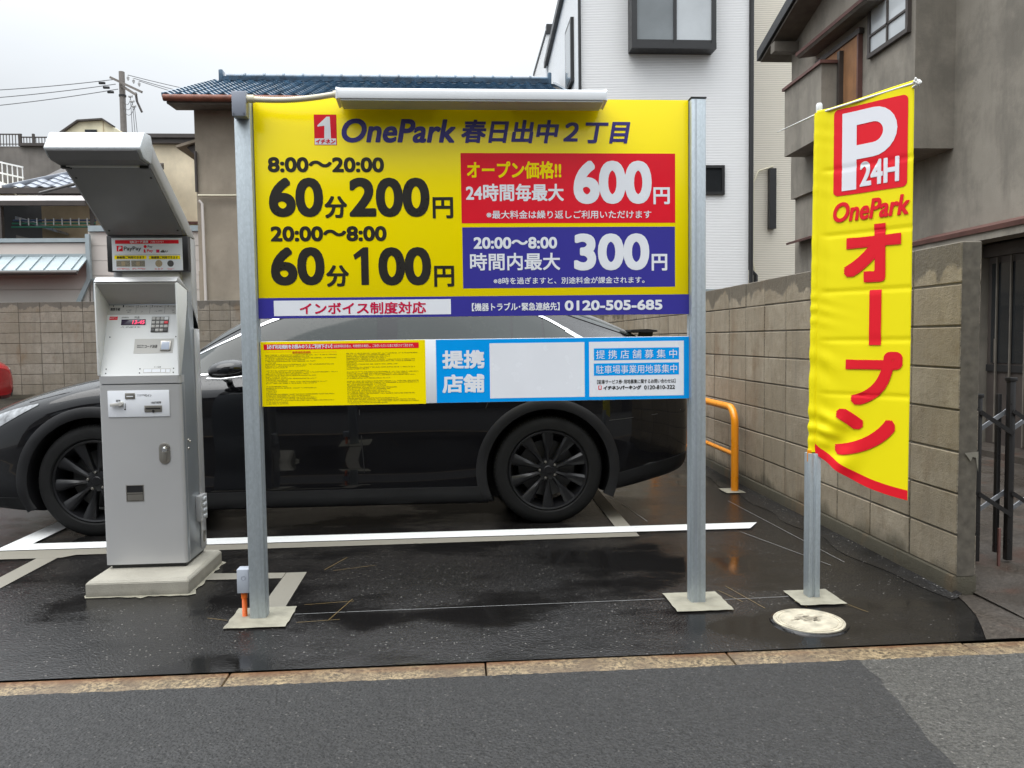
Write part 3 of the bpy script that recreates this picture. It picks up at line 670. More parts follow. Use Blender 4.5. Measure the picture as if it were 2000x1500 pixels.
ltext(lo_, S, '【駐車サービス券･用地募集に関するお問い合わせは】', (1166, 1319, 740.5, 748.8), Bk, 0.01, off=0.0016)
prect(lo_, S, 'logo', (1168.5, 1175, 753, 761), 'sign_red', 0.0016)
ltext(lo_, S, '1', (1170, 1173.6, 754, 759.5), Wh, 0.03, off=0.002)
ltext(lo_, S, 'イチネンパーキング', (1178.6, 1252.4, 752.8, 761), Bk, 0.05, 0.1, off=0.0016)
ltext(lo_, S, '0120-810-322', (1257.8, 1318, 752, 760), Bk, 0.035, off=0.0016)
# lamp, boxes, conduits
lp = prism('lamp_housing', [(3.50, 2.298), (3.50, 2.335), (3.515, 2.346), (3.63, 2.378), (3.645, 2.37), (3.645, 2.352), (3.61, 2.29)], 'x', -0.497, 0.672, 'alu_white', sg, bev=0.004)
prism('lamp_underside', [(3.505, 2.2965), (3.607, 2.2885), (3.607, 2.283), (3.505, 2.291)], 'x', -0.48, 0.655, 'alu_under', lp)
for x in (-0.499, 0.669): prism('end_cap', [(3.498, 2.296), (3.498, 2.337), (3.515, 2.349), (3.63, 2.381), (3.648, 2.372), (3.648, 2.35), (3.612, 2.287)], 'x', x, x+0.005, 'alu_white', lp)
jb = box('junction_box', -0.953, -0.892, 3.565, 3.619, 2.238, 2.346, 'jbox', sg, bev=0.005)
for x in (-0.945, -0.90): lathe('screw', [(0.004, -0.002), (0.004, 0.001)], (x, 3.565, 2.248), 'y', 'steel', jb, 8)
pth = []
for k in range(90):
    t = k/89; pth.append((-0.892+t*0.395, 3.59-0.03*t, 2.318-0.014*math.sin(t*math.pi)+0.016*t))
tube('corrugated_conduit', pth, 0.012, 'cream_pipe', sg, 12, rs=[0.0115 if k % 2 else 0.0135 for k in range(90)])
tube('conduit_gland', [(-0.893, 3.59, 2.318), (-0.862, 3.588, 2.318)], 0.0175, 'cream_pipe', sg, 12)
tube('conduit_gland', [(-0.515, 3.562, 2.331), (-0.49, 3.56, 2.334)], 0.0165, 'cream_pipe', sg, 12)
pb = box('pull_box', -1.016, -0.962, 3.632, 3.69, 0.122, 0.232, 'jbox', sg, bev=0.003)
pb.data.materials[0] = mat('pull_box_grey', (0.36, 0.39, 0.44), 0.4, var=0.04)
lathe('knockout_ring', [(0.0075, -0.0006), (0.009, -0.0012), (0.0105, -0.0006)], (-0.986, 3.632, 0.192), 'y', 'jbox', pb, 24)
tube('conduit_connector', [(-0.992, 3.662, 0.122), (-0.992, 3.662, 0.092)], 0.0145, 'orange_pipe', sg, 14)
tube('orange_conduit', [(-0.992, 3.662, 0.095-0.0024*k) for k in range(42)], 0.011, 'orange_pipe', sg, 14, rs=[0.0100 if k % 2 else 0.0122 for k in range(42)])
# ------------------------------------------------------------------ payment machine on its plinth
pl_ = thing('machine_plinth', 'chamfered concrete plinth under the silver payment machine', 'plinth', (-1.62, 4.3, 0))
bm = bmesh.new()
def ring(x0, x1, y0, y1, z): return [bm.verts.new(p) for p in ((x0, y0, z), (x1, y0, z), (x1, y1, z), (x0, y1, z))]
rs_ = [ring(-1.868, -1.366, 4.035, 4.60, -0.02), ring(-1.868, -1.366, 4.035, 4.60, 0.068), ring(-1.852, -1.382, 4.052, 4.584, 0.083)]
for a, b in zip(rs_[:-1], rs_[1:]):
    for k in range(4): bm.faces.new((a[k], a[(k+1) % 4], b[(k+1) % 4], b[k]))
bm.faces.new(rs_[-1]); bmesh.ops.recalc_face_normals(bm, faces=bm.faces[:])
bmesh.ops.bevel(bm, geom=bm.edges[:], offset=0.003, segments=2, affect='EDGES')
from_bm('plinth_block', bm, 'plinth', pl_, 40)
V = []
for k in range(64):
    a = 2*math.pi*k/64; ca, sa = math.cos(a), math.sin(a); q = max(abs(ca)/0.262, abs(sa)/0.295); e = 1+rnd.uniform(0.0, .06)*(1+(k % 7 == 0)); V.append((-1.617+ca/q*e, 4.318+sa/q*e, 0.0035))
mesh('mortar_spill', V, [tuple(range(len(V)))], 'pad', pl_)
mc = thing('payment_machine', 'silver parking payment machine with leaning canopy and keypad', 'payment machine', (-1.645, 4.4, 0.083))
XL, XR, YF, YB = -1.852, -1.440, 4.245, 4.56
box('base_plinth', XL+0.02, XR-0.012, YF+0.02, YB, 0.083, 0.102, 'black_plastic', mc)
cab = prism('cabinet', [(YF+0.018, 0.102), (YB, 0.102), (YB, 1.36), (4.42, 1.535), (4.39, 1.548), (4.385, 1.47), (YF+0.018, 1.085)], 'x', XL+0.004, XR, 'silver_dark', mc, bev=0.004)
def frontpanel(name, z0, z1, mt, parent):
    pts = []; r = 0.020; x0, x1 = XL, XR+0.002
    for cx, a0 in ((x0+0.008, 180), (x1-r, 270)):
        rr_ = 0.008 if a0 == 180 else r
        for k in range(7):
            a = R(a0+90*k/6); pts.append((cx+rr_*math.cos(a), YF+rr_+rr_*math.sin(a)))
    pts += [(x1, YF+0.05), (x0, YF+0.05)]
    return prism(name, pts, 'z', z0, z1, mt, parent, sm=30)
door = frontpanel('door', 0.105, 1.050, 'silver', mc)
frontpanel('band', 1.056, 1.096, 'silver', mc)
MP = Plane((0, YF, 0), (1, 0, 0), (0, 0, 1))
# upper hood: sloping control plate between white wings
CP0, CP1 = Vector((0, 4.253, 1.101)), Vector((0, 4.385, 1.468))
CPl = Plane(CP0, (1, 0, 0), CP1-CP0)
vl = (CP1-CP0).length
cp = pbox(mc, CPl, 'control_plate', (XL+0.006, XR-0.004, -0.006, vl+0.01), -0.02, 0.0, 'panel_white')
def wing(x0, x1):
    return prism('wing', [(4.236, 1.100), (4.262, 1.097), (4.40, 1.47), (4.40, 1.545), (4.252, 1.578), (4.236, 1.572)], 'x', x0, x1, 'panel_white', mc, bev=0.002)
wing(XL-0.002, XL+0.006); wing(XR-0.008, XR)
prism('hood_ceiling', [(4.240, 1.572), (4.390, 1.470), (4.392, 1.478), (4.244, 1.581)], 'x', XL+0.006, XR-0.008, 'panel_grey', mc)
prism('hood_visor', [(4.232, 1.581), (4.262, 1.607), (4.285, 1.607), (4.425, 1.545), (4.42, 1.536), (4.40, 1.546), (4.25, 1.580)], 'x', XL-0.002, XR, 'silver', mc, bev=0.003)
# control plate print and fittings
prect(cp, CPl, 'instruction_strip', [(213, 594), (352, 594), (351, 614.5), (210, 614.5)], 'panel_grey')
ltext(cp, CPl, '精算手順', (216, 235, 601.5, 607.5), Bk, 0.02)
for s, x in (('1', 240), ('2', 268.5), ('3', 296), ('4', 327)):
    ltext(cp, CPl, s, (x, x+2.6, 596, 600.5), Bk, 0.0)
rows = []
for x0, x1, y in ((245, 260, 599), (274, 282, 599), (301.5, 317, 599), (332, 342, 599), (247, 257, 606), (249, 254, 610), (276, 279, 609), (302, 306, 608.5), (309, 316, 607), (336, 341, 606), (336, 340, 610), (237, 252, 620.3), (236, 244, 639), (246, 255, 639), (257, 264, 639), (267, 274, 639)):
    rows.append((CPl.uv(x0, y)[0], CPl.uv(x1, y)[0], CPl.uv(x0, y)[1]))
scribble(cp, CPl, rows, 'dark_grey', 0.006, seed=4)
for x in (266, 293, 322): prect(cp, CPl, 'divider', (x-0.25, x+0.25, 596.5, 612), 'dark_grey', 0.001)
prect(cp, CPl, 'notice_tag', (214, 230, 618.5, 625), 'sign_red')
rows = [(CPl.uv(215.5, 621.7)[0], CPl.uv(228.5, 621.7)[0], CPl.uv(222, 621.7)[1])]; scribble(cp, CPl, rows, 'sign_white', 0.006, seed=5)
ltext(cp, CPl, '料金', (263, 273, 617.6, 622.4), Bk, 0.0)
dsp = pbox(mc, CPl, 'display', CPl.bbox(237, 284.5, 624, 635), 0.0, 0.003, 'display', 0.0008)
ltext(dsp, CPl, '13-45', (259, 283, 625.8, 633.6), 'led', 0.03, 0.1, off=0.0036)
kp = pbox(mc, CPl, 'keypad', CPl.rect([(297, 619), (330, 619.4), (328, 649), (295, 649)]), 0.0, 0.005, 'dark_grey', 0.001)
u0, u1, v0, v1 = CPl.rect([(297, 619), (330, 619.4), (328, 649), (295, 649)])
for r_ in range(4):
    for c_ in range(4):
        cu = u0+(u1-u0)*(c_+0.5)/4; cv = v1-(v1-v0)*(r_+0.5)/4; hw, hh_ = (u1-u0)*0.095, (v1-v0)*0.085
        km = ('panel_white', 'sign_red', 'panel_grey', 'dark_grey')[r_] if c_ == 3 else ('panel_grey' if (r_, c_) != (3, 0) else 'dark_grey')
        pbox(kp, CPl, 'key', (cu-hw*(1.25 if c_ == 3 else 1), cu+hw*(1.25 if c_ == 3 else 1), cv-hh_, cv+hh_), 0.005, 0.0075, km, 0.0006)
pbox(cp, CPl, 'reader_plate', CPl.rect([(263, 661.5), (340, 662), (337, 690.3), (261.5, 689.5)]), 0.0, 0.0012, 'panel_grey')
ltext(cp, CPl, 'コード決済', (283, 307.5, 673.5, 680), Bk, 0.02, off=0.002)
scribble(cp, CPl, [(CPl.uv(268, y)[0], CPl.uv(281, y)[0], CPl.uv(274, y)[1]) for y in (675, 678.5)], 'dark_grey', 0.006, off=0.002, seed=6)
sf = pbox(mc, CPl, 'scanner_frame', CPl.bbox(314, 334, 666, 685.5), 0.001, 0.008, 'steel', 0.002)
pbox(sf, CPl, 'scanner_window', CPl.bbox(316.2, 331.8, 668, 683.5), 0.0075, 0.0088, 'scan_glass', 0.0004)
prect(cp, CPl, 'card_label', (280, 333, 720, 728), 'panel_grey', 0.0006)
for a, b in ((281, 296), (297, 313), (314.5, 323), (324.5, 332)): prect(cp, CPl, 'card_label_field', (a, b, 721, 727), 'sign_white', 0.0011)
ltext(cp, CPl, 'カード会員', (301, 314.5, 715.3, 718.4), Bk, 0.0)
for x, y in ((207.5, 721), (206.5, 729.5), (273.5, 720.5), (272.5, 728.5), (339, 719.5), (338.5, 727.3), (214.8, 658.6), (343.5, 657.5), (221.8, 598), (286, 598)):
    pdisc(cp, CPl, 'screw', x, y, 0.0032, 'black_plastic', 0.0005, 12, 0.0012)
# coin plate
cpl = pbox(mc, MP, 'coin_plate', MP.rect([(210.5, 763), (331, 762), (332, 813.5), (211.7, 814.6)]), 0.0, 0.004, 'sign_white', 0.0015)
cs = pbox(cpl, MP, 'coin_slot', MP.bbox(245, 264.3, 767.7, 779), 0.004, 0.0075, 'steel', 0.001)
pbox(cpl, MP, 'slot_gap', MP.bbox(248, 261, 773.2, 775.2), 0.0072, 0.0079, 'sign_white')
scribble(cpl, MP, [(MP.uv(269, 772)[0], MP.uv(283, 772)[0], MP.uv(270, 772)[1])], 'dark_grey', 0.008, off=0.0048, seed=8)
ltext(cpl, MP, 'コイン', (285, 296.5, 769.8, 774.3), Bk, 0.01, off=0.0048)
ltext(cpl, MP, '返却', (227, 235.5, 780.5, 784.5), Bk, 0.01, off=0.0048)
ltext(cpl, MP, '1000円紙幣', (295.5, 315.5, 783.7, 788.3), Bk, 0.01, off=0.0048)
u, v = MP.uv(238, 788.5)
lathe('return_knob', [(0.0, -0.026), (0.010, -0.025), (0.012, -0.020), (0.012, -0.004)], (u, YF, v), 'y', 'panel_grey', cpl, 24)
bar('return_lever', (u-0.052, YF-0.018, v-0.006), (u+0.006, YF-0.018, v+0.001), 0.012, 0.016, 'panel_grey', cpl, bev=0.003)
prect(cpl, MP, 'turn_arrow', (245.3, 246.2, 788, 799), Bk, 0.0048); prect(cpl, MP, 'turn_arrow', (243.2, 246.4, 798.2, 800.6), Bk, 0.0048)
bs = pbox(cpl, MP, 'note_slot', MP.bbox(283, 317, 791.6, 804.4), 0.004, 0.008, 'steel', 0.001)
pbox(cpl, MP, 'slot_gap', MP.bbox(285.5, 314.5, 796.5, 799), 0.0078, 0.0084, 'black_plastic'); pdisc(cpl, MP, 'slot_lip', 300.5, 803, 0.007, 'black_plastic', 0.0085)
# lock, coin tray, side fittings
u0, u1, v0, v1 = MP.bbox(311, 332.8, 864.5, 906)
r_ = (u1-u0)/2; cx_ = (u0+u1)/2; V = []
for cz, a0 in ((v1-r_, 0), (v0+r_, 180)):
    for k in range(13): a = R(a0+180*k/12); V.append((cx_+r_*math.cos(a), cz+r_*math.sin(a)))
lk = prism('lock_handle', V, 'y', YF-0.005, YF+0.004, 'steel', mc, bev=0.0015)
lathe('lock_cylinder', [(0.0, -0.013), (0.007, -0.013), (0.009, -0.009), (0.014, -0.009), (0.0155, -0.004)], (cx_, YF, v1-0.034), 'y', 'chrome', lk, 24)
prism('lock_lever', [(cx_-0.012, v0+0.014), (cx_+0.010, v0+0.014), (cx_+0.013, v1-0.045), (cx_-0.012, v1-0.045)], 'y', YF-0.009, YF-0.004, 'steel', lk, bev=0.002)
bb = MP.bbox(248, 280, 948.5, 978); u0, u1, v0, v1 = bb
for nm, b2, d0, d1, mt in (('tray_frame', (u0-.003, u1+.003, v1, v1+.003), 0, .002, 'steel'), ('tray_frame', (u0-.003, u1+.003, v0-.003, v0), 0, .002, 'steel'), ('tray_frame', (u0-.003, u0, v0, v1), 0, .002, 'steel'), ('tray_frame', (u1, u1+.003, v0, v1), 0, .002, 'steel'),
                           ('tray_recess', bb, 0.0003, 0.0006, 'black_plastic'), ('tray_flap', (u0+.002, u1-.002, (v0+v1)/2-.003, (v0+v1)/2+.004), 0.0006, .0025, 'steel'), ('tray_chute', (u0+.002, u1-.002, v0+.002, (v0+v1)/2-.006), .0006, .0015, 'steel')):
    pbox(door, MP, nm, b2, d0, d1, mt)
box('side_flange', XR, XR+0.006, 4.475, 4.56, 0.12, 1.34, 'silver', mc, bev=0.002)
box('side_flange', XR, XR+0.003, 4.262, 4.285, 0.106, 1.06, 'silver_dark', mc)
for y, z in ((4.33, 0.745), (4.355, 0.735), (4.33, 0.70)): lathe('rivet', [(0.0, 0.007), (0.006, 0.004), (0.008, 0.0)], (0, 0, 0), 'z', 'steel', mc, 12).data.transform(Matrix.Translation((XR, y, z)) @ Matrix.Rotation(R(90), 4, 'Y'))
vb = box('vent_box', XR, XR+0.030, 4.41, 4.515, 0.285, 0.425, 'silver', mc, bev=0.003)
for k in range(4): box('louvre', XR+0.029, XR+0.036, 4.44, 4.495, 0.300+0.032*k, 0.317+0.032*k, 'canopy_top', vb, bev=0.004)
lk2 = box('side_lock', XR+0.003, XR+0.012, 4.505, 4.535, 0.15, 0.21, 'steel', mc, bev=0.002)
# mast, screen and canopy
box('mast', XR-0.055, XR, 4.475, 4.56, 1.30, 1.835, 'silver', mc, bev=0.003)
box('mast', XL, XL+0.05, 4.475, 4.56, 1.30, 1.835, 'silver', mc, bev=0.003)
scf = box('screen_frame', XL-0.003, XR+0.006, 4.412, 4.46, 1.648, 1.838, 'black_plastic', mc, bev=0.003)
box('screen_bracket', XL+0.06, XR-0.05, 4.44, 4.475, 1.60, 1.65, 'panel_grey', mc)
TP = Plane((0, 4.412, 0), (1, 0, 0), (0, 0, 1))
scr, _ = prect(scf, TP, 'poster', [(217, 464.8), (356, 464.8), (357.5, 528), (221, 528.8)], 'screen', 0.001)
prect(scf, TP, 'poster_bar', (225, 349, 468.8, 476), 'sign_red', 0.0016)
ltext(scf, TP, 'QRコード決済', (254, 290, 469.6, 475.4), Wh, 0.03, off=0.0022); ltext(scf, TP, 'ご利用いただけます', (294, 320, 470.5, 474.2), Wh, 0.0, off=0.0022)
prect(scf, TP, 'pay_logo', (228, 240, 480, 491), 'sign_red', 0.0016); ltext(scf, TP, 'P', (231, 237.5, 481.8, 489.6), Wh, 0.03, 0.2, off=0.0022)
ltext(scf, TP, 'PayPay', (242, 276, 481.5, 491.5), Bk, 0.02, off=0.0016)
pdisc(scf, TP, 'pay_logo', 283.8, 481.6, 0.0085, 'sign_red', 0.0016); ltext(scf, TP, 'Pay', (288.6, 298, 479.5, 485), Bk, 0.02, off=0.0016)
ltext(scf, TP, 'R', (281, 285, 487, 493.6), 'sign_red', 0.06, off=0.0016); ltext(scf, TP, 'Pay', (287.5, 299, 487, 493.8), 'sign_red', 0.02, off=0.0016)
prect(scf, TP, 'pay_logo', (305.3, 311.5, 487.5, 493.5), 'crimson', 0.0016); ltext(scf, TP, 'd払い', (313.8, 328, 488, 493.5), Bk, 0.04, off=0.0016)
prect(scf, TP, 'poster_rule', (224, 352, 497.6, 498.1), 'dark_grey', 0.0016)
for a, b, s in ((223.5, 286.5, '新紙幣ご利用できます'), (290.8, 352, '新硬貨ご利用できます')):
    prect(scf, TP, 'poster_strip', (a, b, 499.2, 506.2), 'yellow', 0.0016); ltext(scf, TP, s, (a+5, b-4, 500.2, 505.4), Bk, 0.02, off=0.0022)
for a, b in ((227.5, 254.7), (256.6, 283.3)):
    prect(scf, TP, 'note_picture', (a, b, 508.8, 520.8), 'note', 0.0016); prect(scf, TP, 'note_panel', (a+10, b-10, 511, 519), 'coin_gold', 0.002)
pdisc(scf, TP, 'coin_picture', 310.4, 514.7, 0.0185, 'coin_gold', 0.0016, 28); pdisc(scf, TP, 'coin_picture', 333.3, 514.7, 0.017, 'dark_grey', 0.0016, 28)
rows = [(TP.uv(a, 525)[0], TP.uv(b, 525)[0], TP.uv(a, 525)[1]) for a, b in ((229, 253), (259, 284), (303, 318), (326, 341))]
scribble(scf, TP, rows, 'sign_red', 0.007, off=0.0018, seed=9)
# canopy: leaning shallow tray, underside (4.406,1.838)->(3.93,2.124)
A, Bp = Vector((0, 4.406, 1.840)), Vector((0, 3.93, 2.122)); dv = (Bp-A).normalized(); nv = Vector((0, -dv.z, dv.y)); nv = nv if nv.z > 0 else -nv
def cpt(a, n_): q = A+dv*a+nv*n_; return (q.y, q.z)
Lc = (Bp-A).length
can = prism('canopy', [cpt(-0.02, 0.008), cpt(Lc, 0.008), cpt(Lc+0.02, 0.03), (3.862, 2.238), (3.93, 2.243), cpt(Lc-0.07, 0.088), cpt(0.04, 0.088), (4.556, 1.836), (4.48, 1.836)], 'x', XL-0.004, XR+0.004, 'silver', mc, bev=0.006)
prism('canopy_underside', [cpt(0.0, 0.0), cpt(Lc-0.03, 0.0), cpt(Lc-0.03, 0.0085), cpt(0.0, 0.0085)], 'x', XL+0.012, XR-0.012, 'canopy_under', can)
CU = Plane((0, A.y, A.z), (1, 0, 0), dv)
for u_ in (XL+0.03, XR-0.03):
    for v_ in (0.04, Lc-0.11):
        q = CU.pt(u_, v_, 0); lathe('screw', [(0.0, 0.003), (0.005, 0.002), (0.006, 0.0)], (0, 0, 0), 'z', 'black_plastic', can, 12).data.transform(Matrix.Translation(q+(-nv)*0.0005) @ (-nv).to_track_quat('Z', 'Y').to_matrix().to_4x4())
lip = prism('canopy_lip', [(3.935, 2.112), (3.845, 2.118), (3.803, 2.150), (3.800, 2.160), (3.858, 2.238), (3.866, 2.243), (3.94, 2.246), (3.96, 2.20)], 'x', XL-0.008, XR+0.008, 'canopy_top', mc, bev=0.005)
prism('lip_underside', [(3.928, 2.1115), (3.845, 2.1165), (3.804, 2.1475), (3.800, 2.145), (3.842, 2.110), (3.928, 2.104)], 'x', XL+0.004, XR-0.008, 'canopy_under', lip)
for xa in (XL+0.004, XR-0.046): box('lip_slot', xa, xa+0.042, 3.93, 3.952, 2.092, 2.116, 'black_plastic', lip)
tube('lamp_tube', [(XL+0.03, 3.935, 2.104), (XR-0.05, 3.935, 2.104)], 0.008, 'panel_white', lip, 10)
# ------------------------------------------------------------------ banner
bn = thing('banner', 'tall yellow cloth banner with red P 24H sign on a pole', 'banner', (1.687, 3.66, 0))
V = [(1.657, 3.632), (1.675, 3.632), (1.678, 3.640), (1.688, 3.640), (1.691, 3.632), (1.713, 3.632), (1.713, 3.69), (1.657, 3.69)]
prism('socket_post', V, 'z', -0.05, 0.70, 'galv', bn, bev=0.002)
tube('pole', [(1.684, 3.662, 0.1), (1.69, 3.662, 1.2), (1.702, 3.66, 2.312)], 0.011, 'green_pole', bn, 12)
lathe('pole_cap', [(0.0, 0.045), (0.011, 0.043), (0.0145, 0.036), (0.0145, 0.0), (0.012, -0.006)], (1.7025, 3.66, 2.295), 'z', 'panel_white', bn, 16)
tube('pole_wedge', [(1.667, 3.655, 0.66), (1.667, 3.655, 0.715)], 0.012, 'rail_orange', bn, 8)
P0 = Vector((1.700, 3.655, 0)); P1 = Vector((1.966, 3.33, 0)); CW = (P1-P0).length
FP = Plane(P0, P1-P0, (0, 0, 1))
def smf(a, b, x):
    t = max(0, min(1, (x-a)/(b-a))); return t*t*(3-2*t)
def ftop(a): return 2.300+0.10*max(0, a)
def fbot(a): t = max(0, min(1, a/CW)); return 0.705-0.175*t**0.8+0.028*math.sin(t*math.pi)*(-1)
def ripple(a, z):
    d = 0.004*math.sin(a*16+z*1.3)*smf(0.03, 0.2, a)+0.005*math.sin(z*2.1+a*4)
    k = math.exp(-max(0, a-0.012)/0.05); lowk = smf(1.55, 0.75, z)
    d += k*(0.0012+0.010*lowk)*(0.6+0.4*math.sin(z*23+1))*math.sin(z*74+4*math.sin(z*9)+a*30)
    d += 0.012*lowk*math.exp(-((a-0.11)/0.08)**2)*math.sin((z-0.72-0.9*a)*26)*smf(1.0, 0.72, z)
    for zc in (2.02, 1.72, 1.46, 1.235, 0.985): d -= 0.0035*math.exp(-((z-zc)/0.008)**2)*smf(0.0, 0.05, a)
    return d
def fpt(a, z, n_=0.0):
    return FP.pt(a, z, ripple(a, z)*smf(-0.01, 0.05, a)+n_+0.016*(1-smf(0.0, 0.06, a)))
V = []; na, nz_ = 46, 200
for j in range(nz_+1):
    for i in range(na+1):
        a = -0.002+(CW+0.002)*i/na; zt, zb2 = ftop(a), fbot(a); V.append(fpt(a, zt+(zb2-zt)*j/nz_))
Fc = [(j*(na+1)+i, (j+1)*(na+1)+i, (j+1)*(na+1)+i+1, j*(na+1)+i+1) for j in range(nz_) for i in range(na)]
fl = mesh('cloth', V, Fc, 'flag_yellow', bn, sm=70)
sv = []; sr = []
for k in range(160):
    z = 0.706+(2.292-0.706)*k/159; t = k/159; sv.append((1.684+0.018*t, 3.662-0.002*t, z)); low = smf(0.75, 0.0, t); sr.append(0.021+(0.0006+0.0035*low)*math.sin(z*74+4*math.sin(z*9))*(0.6+0.4*math.sin(z*23+1)))
tube('sleeve', sv, 0.02, 'flag_yellow', bn, 18, rs=sr)
so_ = fl.modifiers.new('thickness', 'SOLIDIFY'); so_.thickness = 0.0012; so_.offset = -1
def flagmesh(name, polys, material, n_, fine=0.02):
    """polys: list of 2D (a, z) polygons; triangulated finely and laid on the cloth"""
    bm = bmesh.new()
    for poly in polys: bm.faces.new([bm.verts.new((p[0], p[1], 0)) for p in poly])
    bmesh.ops.triangulate(bm, faces=bm.faces[:])
    for _ in range(6):
        es = [e for e in bm.edges if e.calc_length() > fine]
        if not es: break
        bmesh.ops.subdivide_edges(bm, edges=es, cuts=1); bmesh.ops.triangulate(bm, faces=[f for f in bm.faces if len(f.verts) > 3])
    for v in bm.verts: v.co = fpt(v.co.x, v.co.y, n_)
    bmesh.ops.recalc_face_normals(bm, faces=bm.faces[:])
    return from_bm(name, bm, material, fl, 70)
def flagtext(s, bb, material, bold, shear=0.0, n_=0.0035):
    vs, fs = glyphs(s, shear); x0 = min(v[0] for v in vs); x1 = max(v[0] for v in vs); y0 = min(v[1] for v in vs); y1 = max(v[1] for v in vs)
    r = bold*(bb[3]-bb[2]); kx = (bb[1]-bb[0]-2*r)/(x1-x0); ky = (bb[3]-bb[2]-2*r)/(y1-y0)
    bm = bmesh.new()
    offs = ring_offsets(bold, not any(ch.isascii() and ch.isalnum() for ch in s))
    for k, (i, j) in enumerate(offs):
        bv = [bm.verts.new((bb[0]+r+(x-x0)*kx+i*r, bb[2]+r+(y-y0)*ky+j*r, k*4e-5)) for x, y in vs]
        for f in fs:
            try: bm.faces.new([bv[q] for q in f])
            except ValueError: pass
    for _ in range(4):
        es = [e for e in bm.edges if e.calc_length() > 0.03]
        if not es: break
        bmesh.ops.subdivide_edges(bm, edges=es, cuts=1); bmesh.ops.triangulate(bm, faces=[f for f in bm.faces if len(f.verts) > 3])
    for v in bm.verts: v.co = fpt(v.co.x, v.co.y, n_+v.co.z)
    return from_bm('lettering', bm, material, fl)
def rrect(u0, u1, v0, v1, r, n=6):
    out = []
    for cx, cy, a0 in ((u1-r, v1-r, 0), (u0+r, v1-r, 90), (u0+r, v0+r, 180), (u1-r, v0+r, 270)):
        for k in range(n+1): a = R(a0+90*k/n); out.append((cx+r*math.cos(a), cy+r*math.sin(a)))
    return out
u0, u1, v0, v1 = FP.rect([(1627.3, 220.4), (1772, 179.3), (1774.5, 360.9), (1628, 386.3)])
flagmesh('parking_emblem', [rrect(u0, u1, v0, v1, 0.022)], 'flag_red', 0.002)
w_, h_ = u1-u0, v1-v0
def pe(a, b): return (u0+a*w_, v0+b*h_)
outer = [pe(0.12, 0.05), pe(0.12, 0.94)]; inner = []
oc, ic = [], []
for k in range(13):
    a = R(90-180*k/12); oc.append(pe(0.55+0.32*math.cos(a), 0.665+0.275*math.sin(a))); ic.append(pe(0.55+0.135*math.cos(a), 0.665+0.115*math.sin(a)))
polys = [[pe(0.12, 0.05), pe(0.32, 0.05), pe(0.32, 0.94), pe(0.12, 0.94)], [pe(0.32, 0.78), pe(0.55, 0.78), pe(0.55, 0.94), pe(0.32, 0.94)], [pe(0.32, 0.39), pe(0.55, 0.39), pe(0.55, 0.55), pe(0.32, 0.55)]]
polys += [[oc[k], oc[k+1], ic[k+1], ic[k]] for k in range(12)]
flagmesh('lettering', polys, 'flag_white', 0.0035)
flagtext('24H', (u0+0.37*w_, u0+0.90*w_, v0+0.07*h_, v0+0.35*h_), 'flag_white', 0.035)
def fbb(x0, x1, y0, y1): return FP.bbox(x0, x1, y0, y1)
flagtext('OnePark', fbb(1627, 1777, 387, 427), 'flag_red', 0.036, 0.2)
flagtext('オ', fbb(1648, 1760, 438, 551), 'flag_red', 0.05)
b4 = fbb(1697, 1721, 566, 674); flagmesh('lettering', [[(b4[0], b4[2]), (b4[1], b4[2]), (b4[1], b4[3]), (b4[0], b4[3])]], 'flag_red', 0.0035)
flagtext('プ', fbb(1652, 1763, 687, 792), 'flag_red', 0.046); flagtext('ン', fbb(1630, 1749, 800, 892), 'flag_red', 0.056)
n = 24
top_ = [(CW*k/n, fbot(CW*k/n)+0.045) for k in range(n+1)]; bot_ = [(CW*k/n, fbot(CW*k/n)+0.001) for k in range(n+1)]
flagmesh('hem_band', [[bot_[k], bot_[k+1], top_[k+1], top_[k]] for k in range(n)], 'flag_red', 0.002)
rod0 = FP.pt(-0.27, ftop(0)-0.10+0.018, 0); rod1 = FP.pt(CW+0.01, ftop(CW)-0.012, 0)
rod0 = P0+(P1-P0).normalized()*(-0.21)+Vector((0, 0, ftop(0)-0.055))
tube('cross_rod', [rod0, P0+Vector((0, 0, ftop(0)-0.008)), rod1], 0.0045, 'panel_white', bn, 8, rs=[0.002, 0.005, 0.005])
V = []
for k in range(40):
    a = k*0.55; V.append(rod1+Vector((0.012*math.cos(a)*(1+.3*math.sin(k)), 0.010*math.sin(a*1.3), 0.004+0.014*math.sin(a*0.7)-0.0003*k)))
tube('rope_knot', V, 0.0042, 'rope', bn, 6)
# ------------------------------------------------------------------ hoop rail
rail = thing('hoop_rail', 'orange tubular hoop rail beside the block wall', 'guard rail', (2.235, 6.27, 0))
def arc(c, r, a0, a1, n=8): return [(c[0], c[1]+r*math.cos(R(a0+(a1-a0)*k/n)), c[2]+r*math.sin(R(a0+(a1-a0)*k/n))) for k in range(n+1)]
xr = 2.235; pth = [(xr, 6.27, -0.02)]+arc((xr, 6.40, 0.55), 0.13, 180, 90)+arc((xr, 8.75, 0.55), 0.13, 90, 0)+[(xr, 8.88, 0.02)]
tube('hoop', pth, 0.030, 'rail_orange', rail, 20)
tube('mid_bar', [(xr, 6.275, 0.30), (xr, 8.875, 0.32)], 0.019, 'rail_orange', rail, 16)
